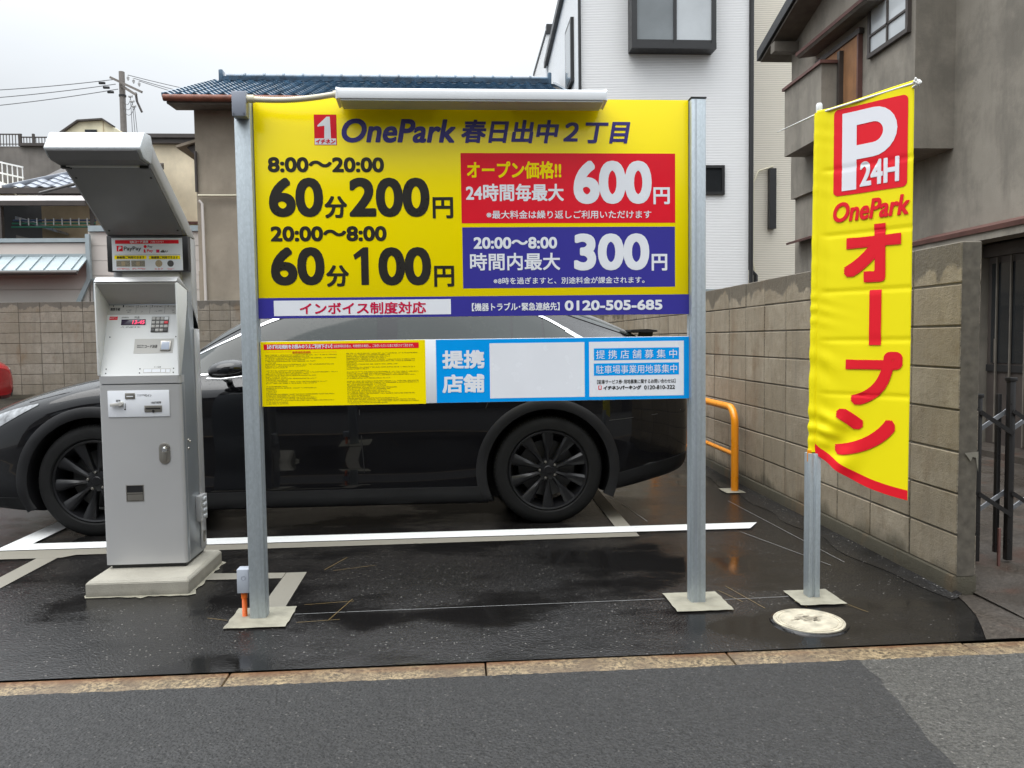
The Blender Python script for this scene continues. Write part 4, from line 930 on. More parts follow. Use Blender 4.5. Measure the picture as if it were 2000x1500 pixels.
# ------------------------------------------------------------------ folding gate
gt = thing('folding_gate', 'black folding accordion gate across the neighbouring yard', 'gate', (3.2, 4.08, 0))
gx = [2.60+0.0, 2.775, 2.96, 3.145, 3.33, 3.515, 3.70, 3.885]
for k, x in enumerate(gx[1:]):
    zt = 1.0 if k % 2 else 0.915; p = box('gate_post', x-0.016, x+0.016, 4.04, 4.075, 0.03, zt, 'gate', gt, bev=0.003)
    box('post_cap', x-0.021, x+0.021, 4.034, 4.082, zt, zt+0.022, 'gate', p, bev=0.004)
    if k % 2: box('gate_post', x-0.045, x-0.022, 4.095, 4.12, 0.06, 0.93, 'gate', gt, bev=0.003)
for zc in (0.34, 0.78):
    for k in range(1, len(gx)-1):
        a, b = gx[k], gx[k+1]
        bar('lattice_bar', (a, 4.085, zc-0.06), (b, 4.085, zc+0.06), 0.008, 0.022, 'gate_shine', gt); bar('lattice_bar', (a, 4.03, zc+0.06), (b, 4.03, zc-0.06), 0.008, 0.022, 'gate', gt)
box('ground_bolt', 2.86, 2.872, 3.99, 4.002, 0.01, 0.22, 'redbrown', gt)
# ------------------------------------------------------------------ cars: a lofted body; car coordinates s (from the nose back), y (left side negative), z
def cr1(p0, p1, p2, p3, t):
    return 0.5*((2*p1)+(-p0+p2)*t+(2*p0-5*p1+4*p2-p3)*t*t+(-p0+3*p1-3*p2+p3)*t*t*t)
class Body:
    def __init__(b, stations):
        b.S = sorted(stations); b.ss = [q[0] for q in b.S]
    def section(b, s):
        s = max(b.ss[0], min(b.ss[-1], s)); i = 0
        while i < len(b.ss)-2 and s > b.ss[i+1]: i += 1
        s0, s1 = b.ss[i], b.ss[i+1]; t = (s-s0)/(s1-s0); g = lambda k: b.S[max(0, min(len(b.S)-1, k))][1]
        out = []
        A, B_, C, D = g(i-1), g(i), g(i+1), g(i+2)
        sm1 = b.ss[max(0, i-1)]; sp2 = b.ss[min(len(b.ss)-1, i+2)]
        for k in range(len(B_)):
            q = []
            for c in (0, 1):
                h = s1-s0
                m0 = (C[k][c]-A[k][c])/max(1e-6, s1-sm1)*h if i > 0 else (C[k][c]-B_[k][c])
                m1 = (D[k][c]-B_[k][c])/max(1e-6, sp2-s0)*h if i+2 < len(b.ss) else (C[k][c]-B_[k][c])
                t2, t3 = t*t, t*t*t
                q.append((2*t3-3*t2+1)*B_[k][c]+(t3-2*t2+t)*m0+(-2*t3+3*t2)*C[k][c]+(t3-t2)*m1)
            out.append((max(0, q[0]), q[1]))
        return out
    def at(b, s, tau):
        P = b.section(s); n = len(P)-1; i = max(0, min(n-1, int(math.floor(tau)))); t = tau-i
        g = lambda k: P[max(0, min(n, k))]
        if i+2 > n: pn = (-g(n-1)[0], g(n-1)[1])
        else: pn = g(i+2)
        p0 = g(i-1) if i > 0 else (-g(1)[0], g(1)[1])
        w = cr1(p0[0], g(i)[0], g(i+1)[0], pn[0], t); z = cr1(p0[1], g(i)[1], g(i+1)[1], pn[1], t)
        return w, z
    def p(b, s, tau, side=-1, off=0.0):
        w, z = b.at(s, tau); q = Vector((s, side*w, z))
        if off:
            w1, z1 = b.at(s+0.01, tau); w0, z0 = b.at(s-0.01, tau); wa, za = b.at(s, min(9, tau+0.04)); wb, zb = b.at(s, max(0, tau-0.04))
            ds = Vector((0.02, side*(w1-w0), z1-z0)); dt = Vector((0, side*(wa-wb), za-zb)); nn = ds.cross(dt)
            if nn.length > 1e-9:
                nn.normalize()
                if nn.y*side < 0 and abs(nn.y) > 0.05: nn = -nn
                if abs(nn.y) <= 0.05 and nn.z < 0: nn = -nn
                q += nn*off
        return q
    def tau_at(b, s, z):
        lo, hi = 1.0, 9.0
        for _ in range(24):
            m_ = (lo+hi)/2
            if b.at(s, m_)[1] < z: lo = m_
            else: hi = m_
        return lo
MX = Body([
 (0.00, [(0, .27), (.50, .27), (.66, .33), (.70, .45), (.68, .57), (.62, .66), (.55, .70), (.42, .73), (.22, .745), (0, .75)]),
 (0.10, [(0, .20), (.68, .20), (.82, .28), (.85, .44), (.84, .58), (.79, .69), (.70, .755), (.50, .795), (.28, .81), (0, .815)]),
 (0.35, [(0, .17), (.76, .17), (.93, .25), (.955, .48), (.945, .655), (.90, .785), (.80, .855), (.55, .90), (.30, .92), (0, .925)]),
 (0.65, [(0, .15), (.80, .15), (.965, .23), (.985, .50), (.98, .72), (.945, .87), (.83, .945), (.58, .985), (.30, 1.0), (0, 1.005)]),
 (0.95, [(0, .14), (.80, .14), (.975, .22), (.995, .50), (.99, .74), (.96, .925), (.85, 1.005), (.62, 1.04), (.32, 1.045), (0, 1.05)]),
 (1.32, [(0, .14), (.80, .14), (.955, .21), (.965, .44), (.987, .72), (.965, .92), (.875, 1.02), (.70, 1.075), (.40, 1.11), (0, 1.125)]),
 (1.75, [(0, .14), (.80, .14), (.945, .21), (.958, .42), (.985, .72), (.968, .93), (.885, 1.045), (.735, 1.27), (.52, 1.37), (0, 1.41)]),
 (2.15, [(0, .14), (.80, .14), (.945, .21), (.958, .42), (.985, .72), (.97, .94), (.890, 1.055), (.690, 1.45), (.50, 1.56), (0, 1.60)]),
 (2.60, [(0, .14), (.80, .14), (.945, .21), (.958, .42), (.985, .72), (.97, .95), (.895, 1.065), (.670, 1.53), (.50, 1.63), (0, 1.67)]),
 (3.10, [(0, .14), (.80, .14), (.945, .21), (.958, .42), (.987, .72), (.972, .96), (.895, 1.08), (.665, 1.54), (.50, 1.64), (0, 1.68)]),
 (3.55, [(0, .14), (.80, .14), (.955, .21), (.972, .45), (.995, .72), (.98, .97), (.895, 1.10), (.66, 1.51), (.50, 1.605), (0, 1.65)]),
 (3.95, [(0, .15), (.80, .15), (.965, .23), (.995, .50), (1.0, .78), (.98, .99), (.885, 1.12), (.65, 1.43), (.49, 1.52), (0, 1.57)]),
 (4.35, [(0, .19), (.78, .19), (.945, .27), (.975, .52), (.98, .79), (.955, .99), (.85, 1.13), (.63, 1.31), (.47, 1.40), (0, 1.45)]),
 (4.70, [(0, .25), (.70, .25), (.86, .33), (.905, .54), (.91, .79), (.885, .98), (.785, 1.11), (.60, 1.20), (.43, 1.255), (0, 1.28)]),
 (4.93, [(0, .31), (.60, .31), (.75, .38), (.80, .56), (.80, .77), (.77, .92), (.68, 1.03), (.52, 1.08), (.36, 1.10), (0, 1.11)]),
 (5.03, [(0, .38), (.45, .38), (.58, .44), (.62, .58), (.62, .73), (.585, .85), (.51, .92), (.40, .95), (.25, .965), (0, .97)])])
def loft(b, ns, nt_):
    s0, s1 = b.ss[0], b.ss[-1]; V = []; Fc = []
    sl_ = [s0+(s1-s0)*(0.5-0.5*math.cos(math.pi*(0.06+0.88*k/ns)))/1.0 for k in range(ns+1)]; sl_[0] = s0; sl_[-1] = s1
    taus = [9*k/nt_ for k in range(nt_+1)]
    for s in sl_:
        row = [b.p(s, t, -1) for t in taus]+[b.p(s, t, 1) for t in reversed(taus[1:-1])]
        V += row
    m_ = 2*nt_
    for i in range(ns):
        for k in range(m_): Fc.append((i*m_+k, i*m_+(k+1) % m_, (i+1)*m_+(k+1) % m_, (i+1)*m_+k))
    Fc.append(tuple(range(m_))[::-1]); Fc.append(tuple(range(ns*m_, (ns+1)*m_)))
    bm = bmesh.new(); bv = [bm.verts.new(v) for v in V]
    for f in Fc: bm.faces.new([bv[i] for i in f])
    bmesh.ops.remove_doubles(bm, verts=bm.verts[:], dist=1e-4); bmesh.ops.recalc_face_normals(bm, faces=bm.faces[:])
    return bm
class Car:
    def __init__(c, name, label, M, body, axles, zc, rad, paint, tw=0.265, track=0.975):
        c.M = M; c.b = body; c.ax = axles; c.zc = zc; c.rad = rad; c.tw = tw; c.track = track
        c.t = thing(name, label, 'car', M @ Vector((2.5, 0, 0)))
        bm = loft(body, 90, 54); me = bpy.data.meshes.new('body'); bm.to_mesh(me); bm.free(); me.materials.append(MAT[paint]); me.materials.append(MAT['cladding'])
        o = bpy.data.objects.new('body', me); COL.objects.link(o)
        cutters = []
        for s in axles:
            for side in (-1, 1):
                cm = bmesh.new(); bmesh.ops.create_cone(cm, cap_ends=True, segments=56, radius1=rad+0.055, radius2=rad+0.055, depth=0.7)
                bmesh.ops.rotate(cm, verts=cm.verts[:], cent=(0, 0, 0), matrix=Matrix.Rotation(R(90), 3, 'X')); bmesh.ops.translate(cm, verts=cm.verts[:], vec=(s, side*(track-0.32+0.35), zc+0.005))
                cme = bpy.data.meshes.new('well'); cm.to_mesh(cme); cm.free(); cme.materials.append(MAT[paint]); cme.materials.append(MAT['cladding'])
                for p in cme.polygons: p.material_index = 1
                co = bpy.data.objects.new('well', cme); COL.objects.link(co); cutters.append(co)
                md = o.modifiers.new('well', 'BOOLEAN'); md.operation = 'DIFFERENCE'; md.solver = 'EXACT'; md.object = co
        dg = bpy.context.evaluated_depsgraph_get(); me2 = bpy.data.meshes.new_from_object(o.evaluated_get(dg))
        bpy.data.objects.remove(o)
        for co in cutters: bpy.data.objects.remove(co)
        me2.name = 'body'; me2.transform(M); smooth(me2, 32); c.body = link('body', me2, c.t)
    def put(c, name, V, Fc, material, parent=None, sm=50, thick=0.0):
        bm = bmesh.new(); bv = [bm.verts.new(c.M @ Vector(v)) for v in V]
        for f in Fc:
            try: bm.faces.new([bv[i] for i in f])
            except ValueError: pass
        bmesh.ops.remove_doubles(bm, verts=bm.verts[:], dist=1e-5); bmesh.ops.recalc_face_normals(bm, faces=bm.faces[:])
        return from_bm(name, bm, material, parent or c.t, sm)
    def patch(c, name, s0, s1, lo, hi, material, off=0.004, side=-1, ns=24, nt_=8, parent=None):
        """surface patch: s from s0 to s1, tau between lo(s) and hi(s), standing off the body with a rim back to it"""
        lo = lo if callable(lo) else (lambda s, v=lo: v); hi = hi if callable(hi) else (lambda s, v=hi: v)
        V = []; Fc = []
        for i in range(ns+1):
            s = s0+(s1-s0)*i/ns
            for j in range(nt_+1): V.append(c.b.p(s, lo(s)+(hi(s)-lo(s))*j/nt_, side, off))
        idx = lambda i, j: i*(nt_+1)+j
        for i in range(ns):
            for j in range(nt_): Fc.append((idx(i, j), idx(i, j+1), idx(i+1, j+1), idx(i+1, j)))
        rim = [idx(i, 0) for i in range(ns+1)]+[idx(ns, j) for j in range(1, nt_+1)]+[idx(i, nt_) for i in range(ns-1, -1, -1)]+[idx(0, j) for j in range(nt_-1, 0, -1)]
        base = len(V)
        for k in rim:
            i, j = divmod(k, nt_+1); s = s0+(s1-s0)*i/ns; V.append(c.b.p(s, lo(s)+(hi(s)-lo(s))*j/nt_, side, -0.004))
        for k in range(len(rim)): Fc.append((rim[k], rim[(k+1) % len(rim)], base+(k+1) % len(rim), base+k))
        return c.put(name, V, Fc, material, parent, 40)
    def line(c, name, pts, w, material, off=0.0015, side=-1, parent=None):
        """narrow strip over (s, z) points"""
        V = []; Fc = []
        P = [c.b.p(s, c.b.tau_at(s, z), side, off) for s, z in pts]
        for i, p in enumerate(P):
            t = (P[min(i+1, len(P)-1)]-P[max(0, i-1)]).normalized(); u = t.cross(Vector((0, side, 0))).normalized()*w/2; V += [p-u, p+u]
        for i in range(len(P)-1): Fc.append((2*i, 2*i+1, 2*i+3, 2*i+2))
        return c.put(name, V, Fc, material, parent)
    def arch(c, s, side):
        V = []; Fc = []; n = 40; r0, r1 = c.rad+0.048, c.rad+0.118
        for k in range(n+1):
            a = R(-24+228*k/n)
            for rr_, off in ((r0, -0.03), (r0, 0.010), (r0+0.012, 0.016), (r1-0.012, 0.014), (r1, 0.008), (r1, -0.012)):
                ss, zz = s+rr_*math.cos(a), c.zc+rr_*math.sin(a); zz = max(zz, 0.145)
                w, _ = c.b.at(ss, c.b.tau_at(ss, zz)); w = max(w, c.track-0.045)
                V.append((ss, side*(w+off), zz))
        for k in range(n):
            for j in range(5): Fc.append((k*6+j, k*6+j+1, (k+1)*6+j+1, (k+1)*6+j))
        c.put('arch_trim', V, Fc, 'cladding', c.t, 50)
    def wheel(c, s, side, ang=0.0, detail=True):
        O = Vector((s, side*c.track, c.zc)); R0 = c.rad; rr_ = R0*0.725
        def P(x, d, z): return c.M @ (O+Vector((x, -side*d, z)))      # d: depth inwards from the tyre face
        def lat(name, prof, material, parent, seg=64):
            V = []; Fc = []
            for r, d in prof:
                for k in range(seg): a = 2*math.pi*k/seg; V.append(P(r*math.cos(a), d, r*math.sin(a)))
            for i in range(len(prof)-1):
                for k in range(seg): Fc.append((i*seg+k, i*seg+(k+1) % seg, (i+1)*seg+(k+1) % seg, (i+1)*seg+k))
            bm = bmesh.new(); bv = [bm.verts.new(v) for v in V]
            for f in Fc:
                try: bm.faces.new([bv[i] for i in f])
                except ValueError: pass
            bmesh.ops.remove_doubles(bm, verts=bm.verts[:], dist=1e-5); bmesh.ops.recalc_face_normals(bm, faces=bm.faces[:])
            return from_bm(name, bm, material, parent, 35)
        tw = c.tw
        ty = lat('wheel', [(rr_, 0.022), (rr_+0.006, 0.006), (R0*0.76, -0.001), (R0*0.86, -0.004), (R0*0.93, 0.004), (R0*0.972, 0.020), (R0*0.990, 0.034), (R0, 0.052), (R0, tw*0.27), (R0*0.993, tw*0.28), (R0*0.993, tw*0.30), (R0, tw*0.31), (R0, tw*0.48), (R0*0.993, tw*0.49), (R0*0.993, tw*0.51), (R0, tw*0.52), (R0, tw*0.72), (R0*0.98, tw*0.93), (R0*0.86, tw), (rr_, tw-0.02)], 'tyre', c.t)
        V = []; Fc = []                                     # tread sipes on the shoulder
        for k in range(72):
            a = 2*math.pi*k/72; b = len(V)
            for da, d, q in ((0, 0.018, .974), (0.02, 0.018, .974), (0.045, 0.066, 1.0015), (0.025, 0.066, 1.0015)): V.append(P(R0*q*math.cos(a+da), d, R0*q*math.sin(a+da)))
            Fc.append((b, b+1, b+2, b+3))
        mesh('tread_groove', V, Fc, 'black_plastic', ty, kind='stuff')
        rim = lat('rim', [(rr_+0.002, 0.010), (rr_-0.004, 0.004), (rr_-0.014, 0.008), (rr_-0.020, 0.03), (rr_-0.045, 0.12), (rr_-0.03, tw-0.03)], 'rim', ty)
        lat('brake_disc', [(0.0, 0.13), (rr_*0.72, 0.13), (rr_*0.72, 0.145)], 'disc', ty, 40)
        for k in range(10):
            a = R(36*k)+ang; ca, sa = math.cos(a), math.sin(a)
            def q(r, t, d): return P(r*ca-t*sa, d, r*sa+t*ca)
            rows = [(0.055, 0.014, 0.030), (rr_*0.40, 0.016, 0.026), (rr_*0.70, 0.030, 0.016), (rr_*0.965, 0.044, 0.010)]
            V = []; Fc = []
            for r, hw, d in rows:
                V += [q(r, -hw, d+0.012), q(r, -hw*0.25, d-0.004 if r < rr_*0.6 else d), q(r, hw*0.55, d+0.001), q(r, hw, d+0.014), q(r, hw, d+0.05), q(r, -hw, d+0.05)]
            for i in range(3):
                for j in range(6): Fc.append((i*6+j, i*6+(j+1) % 6, (i+1)*6+(j+1) % 6, (i+1)*6+j))
            Fc += [tuple(range(6)), tuple(range(18, 24))]
            bm = bmesh.new(); bv = [bm.verts.new(v) for v in V]
            for f in Fc: bm.faces.new([bv[i] for i in f])
            bmesh.ops.recalc_face_normals(bm, faces=bm.faces[:]); from_bm('spoke', bm, 'rim', ty, 28)
        lat('hub', [(0.0, 0.020), (0.026, 0.020), (0.030, 0.024), (0.034, 0.024), (0.070, 0.034), (0.078, 0.06)], 'rim', ty, 36)
        for k in range(5):
            a = R(72*k+18)+ang; cx, cz = 0.057*math.cos(a), 0.057*math.sin(a); V = []; Fc = []
            for r, d in ((0.0, 0.017), (0.006, 0.017), (0.009, 0.021), (0.010, 0.040)):
                for j in range(10): th = 2*math.pi*j/10; V.append(P(cx+r*math.cos(th), d, cz+r*math.sin(th)))
            for i in range(3):
                for j in range(10): Fc.append((i*10+j, i*10+(j+1) % 10, (i+1)*10+(j+1) % 10, (i+1)*10+j))
            bm = bmesh.new(); bv = [bm.verts.new(v) for v in V]
            for f in Fc:
                try: bm.faces.new([bv[i] for i in f])
                except ValueError: pass
            bmesh.ops.remove_doubles(bm, verts=bm.verts[:], dist=1e-6); bmesh.ops.recalc_face_normals(bm, faces=bm.faces[:]); from_bm('wheel_nut', bm, 'steel', ty, 40)
# the black car, nose to the left of the picture
XF, YC = -3.335, 6.31
car = Car('parked_car', 'large black car with black wheels parked behind the yellow tariff sign', Matrix.Translation((XF, YC, 0)), MX, (0.955, 3.942), 0.365, 0.375, 'car_black')
for s in (0.955, 3.942):
    for side in (-1, 1): car.arch(s, side); car.wheel(s, side, 0.31 if s > 2 else 0.1)
for side in (-1, 1):
    wt = lambda s: 6.90 if s < 3.9 else max(6.14, 6.90-0.76*((s-3.9)/0.5)**1.3)
    for a, b in ((1.45, 2.79), (2.93, 3.71), (3.725, 3.93), (3.945, 4.38)):
        car.patch('side_window', a, b, 6.12, wt, 'glass', 0.004, side, 26, 8)
    car.patch('window_trim', 1.36, 4.40, lambda s: wt(s)+0.02, lambda s: wt(s)+0.085, 'chrome', 0.007, side, 60, 2)
    car.patch('belt_trim', 1.42, 4.42, 6.03, 6.09, 'chrome', 0.005, side, 60, 1)
    if side == -1: car.patch('quarter_reflection', 4.10, 4.42, lambda s: wt(s)-0.02, lambda s: wt(s)+0.10, 'alu_white', 0.0078, side, 20, 2)  # near side only: white strip over the chrome trim paints its bright reflection
    car.patch('rocker_cladding', 1.36, 3.53, 1.02, lambda s: car.b.tau_at(s, 0.268), 'cladding', 0.010, side, 40, 5)
    car.patch('rear_cladding', 4.40, 4.96, 1.02, lambda s: car.b.tau_at(s, 0.33+0.20*(s-4.40)), 'cladding', 0.006, side, 20, 4)
    car.patch('front_cladding', 0.10, 0.52, 1.02, lambda s: car.b.tau_at(s, 0.27), 'cladding', 0.005, side, 16, 3)
    car.patch('headlight', 0.09, 0.60, lambda s: 4.15+0.95*((s-0.09)/0.51)**1.3, lambda s: 5.45-0.25*((s-0.09)/0.51)**2, 'lens', 0.004, side, 20, 8)
    car.patch('tail_light', 4.66, 4.98, 4.7, 5.35, 'tail', 0.004, side, 12, 4)
    car.line('door_seam', [(1.50, 0.27), (1.46, 0.45), (1.44, 0.70), (1.50, 0.95), (1.52, 1.05)], 0.006, 'black_plastic', 0.0015, side)
    car.line('door_seam', [(2.70, 0.20), (2.70, 0.4), (2.69, 0.6), (2.68, 0.8), (2.67, 1.06)], 0.006, 'black_plastic', 0.0015, side)
    car.line('door_seam', [(3.52, 0.80), (3.56, 0.9), (3.62, 1.0), (3.66, 1.09)], 0.006, 'black_plastic', 0.0015, side)
    car.line('bumper_seam', [(4.36, 0.70), (4.5, 0.712), (4.7, 0.73), (4.9, 0.75)], 0.004, 'disc', 0.0015, side)
    for s_ in (1.95, 2.85): car.line('door_handle', [(s_, 0.955), (s_+0.11, 0.96), (s_+0.22, 0.963)], 0.026, 'chrome', 0.006, side)
    # mirror
    V = []; Fc = []; n, m_ = 12, 18; C0 = Vector((1.87, side*1.10, 1.085))
    for i in range(n+1):
        th = math.pi*i/n
        for j in range(m_):
            ph = 2*math.pi*j/m_; x = -math.cos(th); rr_ = math.sin(th)**0.75
            V.append(C0+Vector((0.125*x, side*0.10*rr_*math.cos(ph), 0.068*rr_*math.sin(ph)*(1 if math.sin(ph) > 0 else 0.8)+0.012*x)))
    for i in range(n):
        for j in range(m_): Fc.append((i*m_+j, i*m_+(j+1) % m_, (i+1)*m_+(j+1) % m_, (i+1)*m_+j))
    mi = car.put('mirror', V, Fc, 'car_black')
    tu, tf = tubedata([(1.76, side*1.19, 1.035), (1.85, side*1.20, 1.032), (1.97, side*1.165, 1.045)], 0.008, 8); car.put('mirror_trim', tu, tf, 'chrome', mi)
    tu, tf = tubedata([(1.84, side*1.06, 1.03), (1.82, side*0.92, 1.01)], 0.022, 10); car.put('mirror_arm', tu, tf, 'black_plastic', mi)
def top_patch(name, s0, s1, t0, material, off=0.004, ns=20):
    V = []; Fc = []; nt_ = 16
    for i in range(ns+1):
        s = s0+(s1-s0)*i/ns; tl = t0(s) if callable(t0) else t0
        row = [car.b.p(s, tl+(9-tl)*j/nt_, -1, off if j < nt_ else 0)+Vector((0, 0, off if j == nt_ else 0)) for j in range(nt_+1)]
        row += [Vector((p.x, -p.y, p.z)) for p in reversed(row[:-1])]; V += row
    m_ = 2*nt_+1
    for i in range(ns):
        for j in range(m_-1): Fc.append((i*m_+j, i*m_+j+1, (i+1)*m_+j+1, (i+1)*m_+j))
    car.put(name, V, Fc, material)
top_patch('windscreen', 1.36, 2.35, 7.25, 'glass'); top_patch('rear_window', 4.12, 4.66, 7.4, 'glass')
V = []; Fc = []; n = 24
for i in range(n+1):
    y = -0.60+1.20*i/n; k = 1-(abs(y)/0.60)**4*0.25
    V += [(4.60, y, 1.318), (4.72, y, 1.322), (4.885-0.10*(y/0.6)**2, y, 1.318-0.02*(1-k)), (4.89-0.10*(y/0.6)**2, y, 1.302), (4.72, y, 1.297), (4.60, y, 1.305)]
for i in range(n):
    for j in range(6): Fc.append((i*6+j, i*6+(j+1) % 6, (i+1)*6+(j+1) % 6, (i+1)*6+j))
Fc += [tuple(range(6)), tuple(range(n*6, n*6+6))]
spo = car.put('spoiler', V, Fc, 'cladding')
for y in (-0.42, 0.42): car.put('spoiler_strut', [(4.66, y-0.02, 1.18), (4.78, y-0.02, 1.18), (4.80, y-0.02, 1.300), (4.70, y-0.02, 1.300), (4.66, y+0.02, 1.18), (4.78, y+0.02, 1.18), (4.80, y+0.02, 1.300), (4.70, y+0.02, 1.300)], [(0, 1, 2, 3), (4, 5, 6, 7), (0, 1, 5, 4), (1, 2, 6, 5), (2, 3, 7, 6), (3, 0, 4, 7)], 'black_plastic', spo)
car.line('hood_seam', [(0.52, 0.885), (0.75, 0.94), (1.0, 0.985), (1.25, 1.02)], 0.005, 'black_plastic', 0.0012)
# red hatchback at the back of the lot, nose to the right of the picture
HB = Body([(s*0.72, [(w*0.84, 0.06+z*0.93+(0.10 if k > 6 and 1.2 < s < 4.8 else 0)*0.6) for k, (w, z) in enumerate(P)]) for s, P in MX.S])
rc = Car('parked_car', 'red hatchback parked at the far end of the lot, only its bumper corner in view', Matrix.Translation((-7.34, 13.08, 0.155)) @ Matrix.Rotation(R(180), 4, 'Z'), HB, (0.69, 2.84), 0.295, 0.29, 'car_red', 0.18, 0.80)
for s in (0.69, 2.84):
    for side in (-1, 1): rc.wheel(s, side)
for side in (-1, 1):
    for a, b in ((1.05, 1.90), (1.96, 2.50), (2.54, 3.1)): rc.patch('side_window', a, b, 6.12, 6.88, 'glass', 0.004, side, 16, 5)
    rc.patch('headlight', 0.05, 0.42, 4.5, 5.4, 'lens', 0.004, side, 14, 5); rc.patch('lower_grille', 0.02, 0.30, 1.4, 2.6, 'cladding', 0.004, side, 10, 4)
rc.put('number_plate', [(-0.012, y, z) for y, z in ((-0.165, 0.46), (0.165, 0.46), (0.165, 0.625), (-0.165, 0.625))]+[(0.004, y, z) for y, z in ((-0.165, 0.46), (0.165, 0.46), (0.165, 0.625), (-0.165, 0.625))], [(0, 1, 2, 3), (4, 5, 6, 7), (0, 1, 5, 4), (1, 2, 6, 5), (2, 3, 7, 6), (3, 0, 4, 7)], 'plate')
NP = Plane(rc.M @ Vector((-0.012, 0, 0)), (0, 1, 0), (0, 0, 1))
letters(rc.t, NP, '58', (0.03, 0.14, 0.485, 0.57), 'laundry_green', 0.05, 0, 0.001)
# ------------------------------------------------------------------ houses
def window(parent, x0, x1, y, z0, z1, frame='black_trim', panes=2, glass='pane', d=0.06, fw=0.05, mid=None):
    """window in a wall facing -Y at depth y: frame, panes"""
    w = box('window', x0, x1, y-d, y+0.02, z0, z0+fw, frame, parent)
    box('frame_bar', x0, x1, y-d, y+0.02, z1-fw, z1, frame, w)
    for x in (x0, x1-fw): box('frame_bar', x, x+fw, y-d+0.002, y+0.02, z0+fw, z1-fw, frame, w)
    n = panes; pw = (x1-x0-2*fw)/n
    for k in range(n):
        a = x0+fw+pw*k; g = glass[k % len(glass)] if isinstance(glass, (list, tuple)) else glass
        box('pane', a+0.004, a+pw-0.004, y-d*0.45-0.006*k, y-d*0.45+0.004-0.006*k, z0+fw, z1-fw, g, w)
        if k: box('frame_bar', a-fw*0.45, a+fw*0.45, y-d+0.004, y, z0+fw, z1-fw, frame, w)
    return w
def wallbox(name, x0, x1, y0, y1, z0, z1, m_, parent): return box(name, x0, x1, y0, y1, z0, z1, m_, parent)
def tile_mesh(name, w, l, m_, amp=0.055, th=0.03):
    """one S-shaped roof tile: width along x, length down -y (local), thin"""
    n = 8; V = []
    for y, dz in ((0, 0), (-l, 0.022)):
        for i in range(n+1):
            t = i/n; V.append(((t-0.5)*w, y, dz+amp*(0.5+0.5*math.cos(2*math.pi*(t-0.18))) ** 1.5))
    for i in range(n+1): x, y, z = V[n+1+i]; V.append((x, y, z-th))
    Fc = [(i, n+1+i, n+2+i, i+1) for i in range(n)]+[(n+1+i, 2*n+2+i, 2*n+3+i, n+2+i) for i in range(n)]
    me = bpy.data.meshes.new(name); me.from_pydata(V, [], Fc); me.update(); me.materials.append(MAT[m_]); smooth(me, 50); return me
def tiled_slope(parent, me, x0, x1, y0, z0, y1, z1, w, l, keep, inside=lambda x, t: True):
    """tiles from the eave (y0,z0) to the ridge (y1,z1); keep(col x, row t) -> own part, else joined as stuff"""
    sl_ = math.hypot(y1-y0, z1-z0); ang = math.atan2(z1-z0, y1-y0); nc = int((x1-x0)/w); nr = int(sl_/l)+1; V = []; Fc = []
    rot = Matrix.Rotation(ang, 4, 'X')
    for r in range(nr):
        for c in range(nc):
            x = x0+w*(c+0.5); t = min(1.0, (r+1)*l/sl_)
            if not inside(x, t): continue
            M_ = Matrix.Translation((x, y0+(y1-y0)*t, z0+(z1-z0)*t+0.02)) @ rot
            if keep(x, t):
                o = bpy.data.objects.new('tile', me); COL.objects.link(o); o.parent = parent
                o.matrix_basis = M_ @ Matrix.Rotation(rnd.uniform(-.008, .008), 4, 'Z')
                if parent.type == 'EMPTY': o.matrix_parent_inverse = Matrix.Translation(-Vector(parent.location))
            else:
                b = len(V); V += [M_ @ v.co for v in me.vertices]; Fc += [tuple(b+i for i in p.vertices) for p in me.polygons]
    if V:
        o = mesh('tiles', V, Fc, None, parent, kind='stuff'); o.data.materials.append(me.materials[0]); smooth(o.data, 50)
# beige house with the blue tiled roof
h = thing('beige_house', 'beige stucco house with blue glazed tile roof behind the lot wall', 'house', (-1.4, 19, 0))
box('wall', -5.18, 2.30, 16.6, 22.4, 0.0, 6.05, 'beige', h)
prism('gable', [(16.6, 6.05), (22.4, 6.05), (19.5, 7.25)], 'x', -5.18, 2.30, 'beige', h)
prism('soffit', [(16.06, 5.90), (16.6, 5.92), (16.6, 6.05), (16.06, 6.0)], 'x', -5.52, 2.45, 'soffit', h)
prism('roof_slab', [(16.02, 6.0), (19.5, 7.36), (23.0, 6.0), (23.0, 5.9), (19.5, 7.24), (16.02, 5.93)], 'x', -5.52, 2.45, 'soffit', h)
rfb = prism('roof_far_side', [(19.5, 7.365), (23.05, 6.01), (23.05, 6.06), (19.5, 7.42)], 'x', -5.54, 2.47, 'blue_tile', h)
tm = tile_mesh('tile', 0.27, 0.275, 'blue_tile')
tiled_slope(h, tm, -5.55, 2.50, 16.02, 6.01, 19.5, 7.38, 0.27, 0.245, lambda x, t: x < -3.6 or t > 0.52)
rg = prism('ridge', [(19.36, 7.36), (19.64, 7.36), (19.61, 7.50), (19.39, 7.50)], 'x', -5.38, 2.30, 'blue_tile', h)
for k in range(4):
    z = 7.395+0.03*k; box('ridge_course', -5.40, 2.32, 19.345+0.01*k, 19.655-0.01*k, z, z+0.014, 'blue_tile', rg)
for k in range(17):
    x = -5.30+0.45*k; tube('ridge_tile', [(x, 19.5, 7.515), (x+0.40, 19.5, 7.515), (x+0.405, 19.5, 7.52), (x+0.448, 19.5, 7.52)], 0.075, 'blue_tile', rg, 12, rs=[0.070, 0.070, 0.088, 0.088])
for x in (-5.46, 2.28): box('ridge_end', x, x+0.10, 19.37, 19.63, 7.34, 7.66, 'blue_tile', rg, bev=0.03)
for x in (-5.56, 2.46): bar('verge', (x, 16.02, 6.05), (x, 19.5, 7.41), 0.09, 0.10, 'blue_tile', h, bev=0.02)
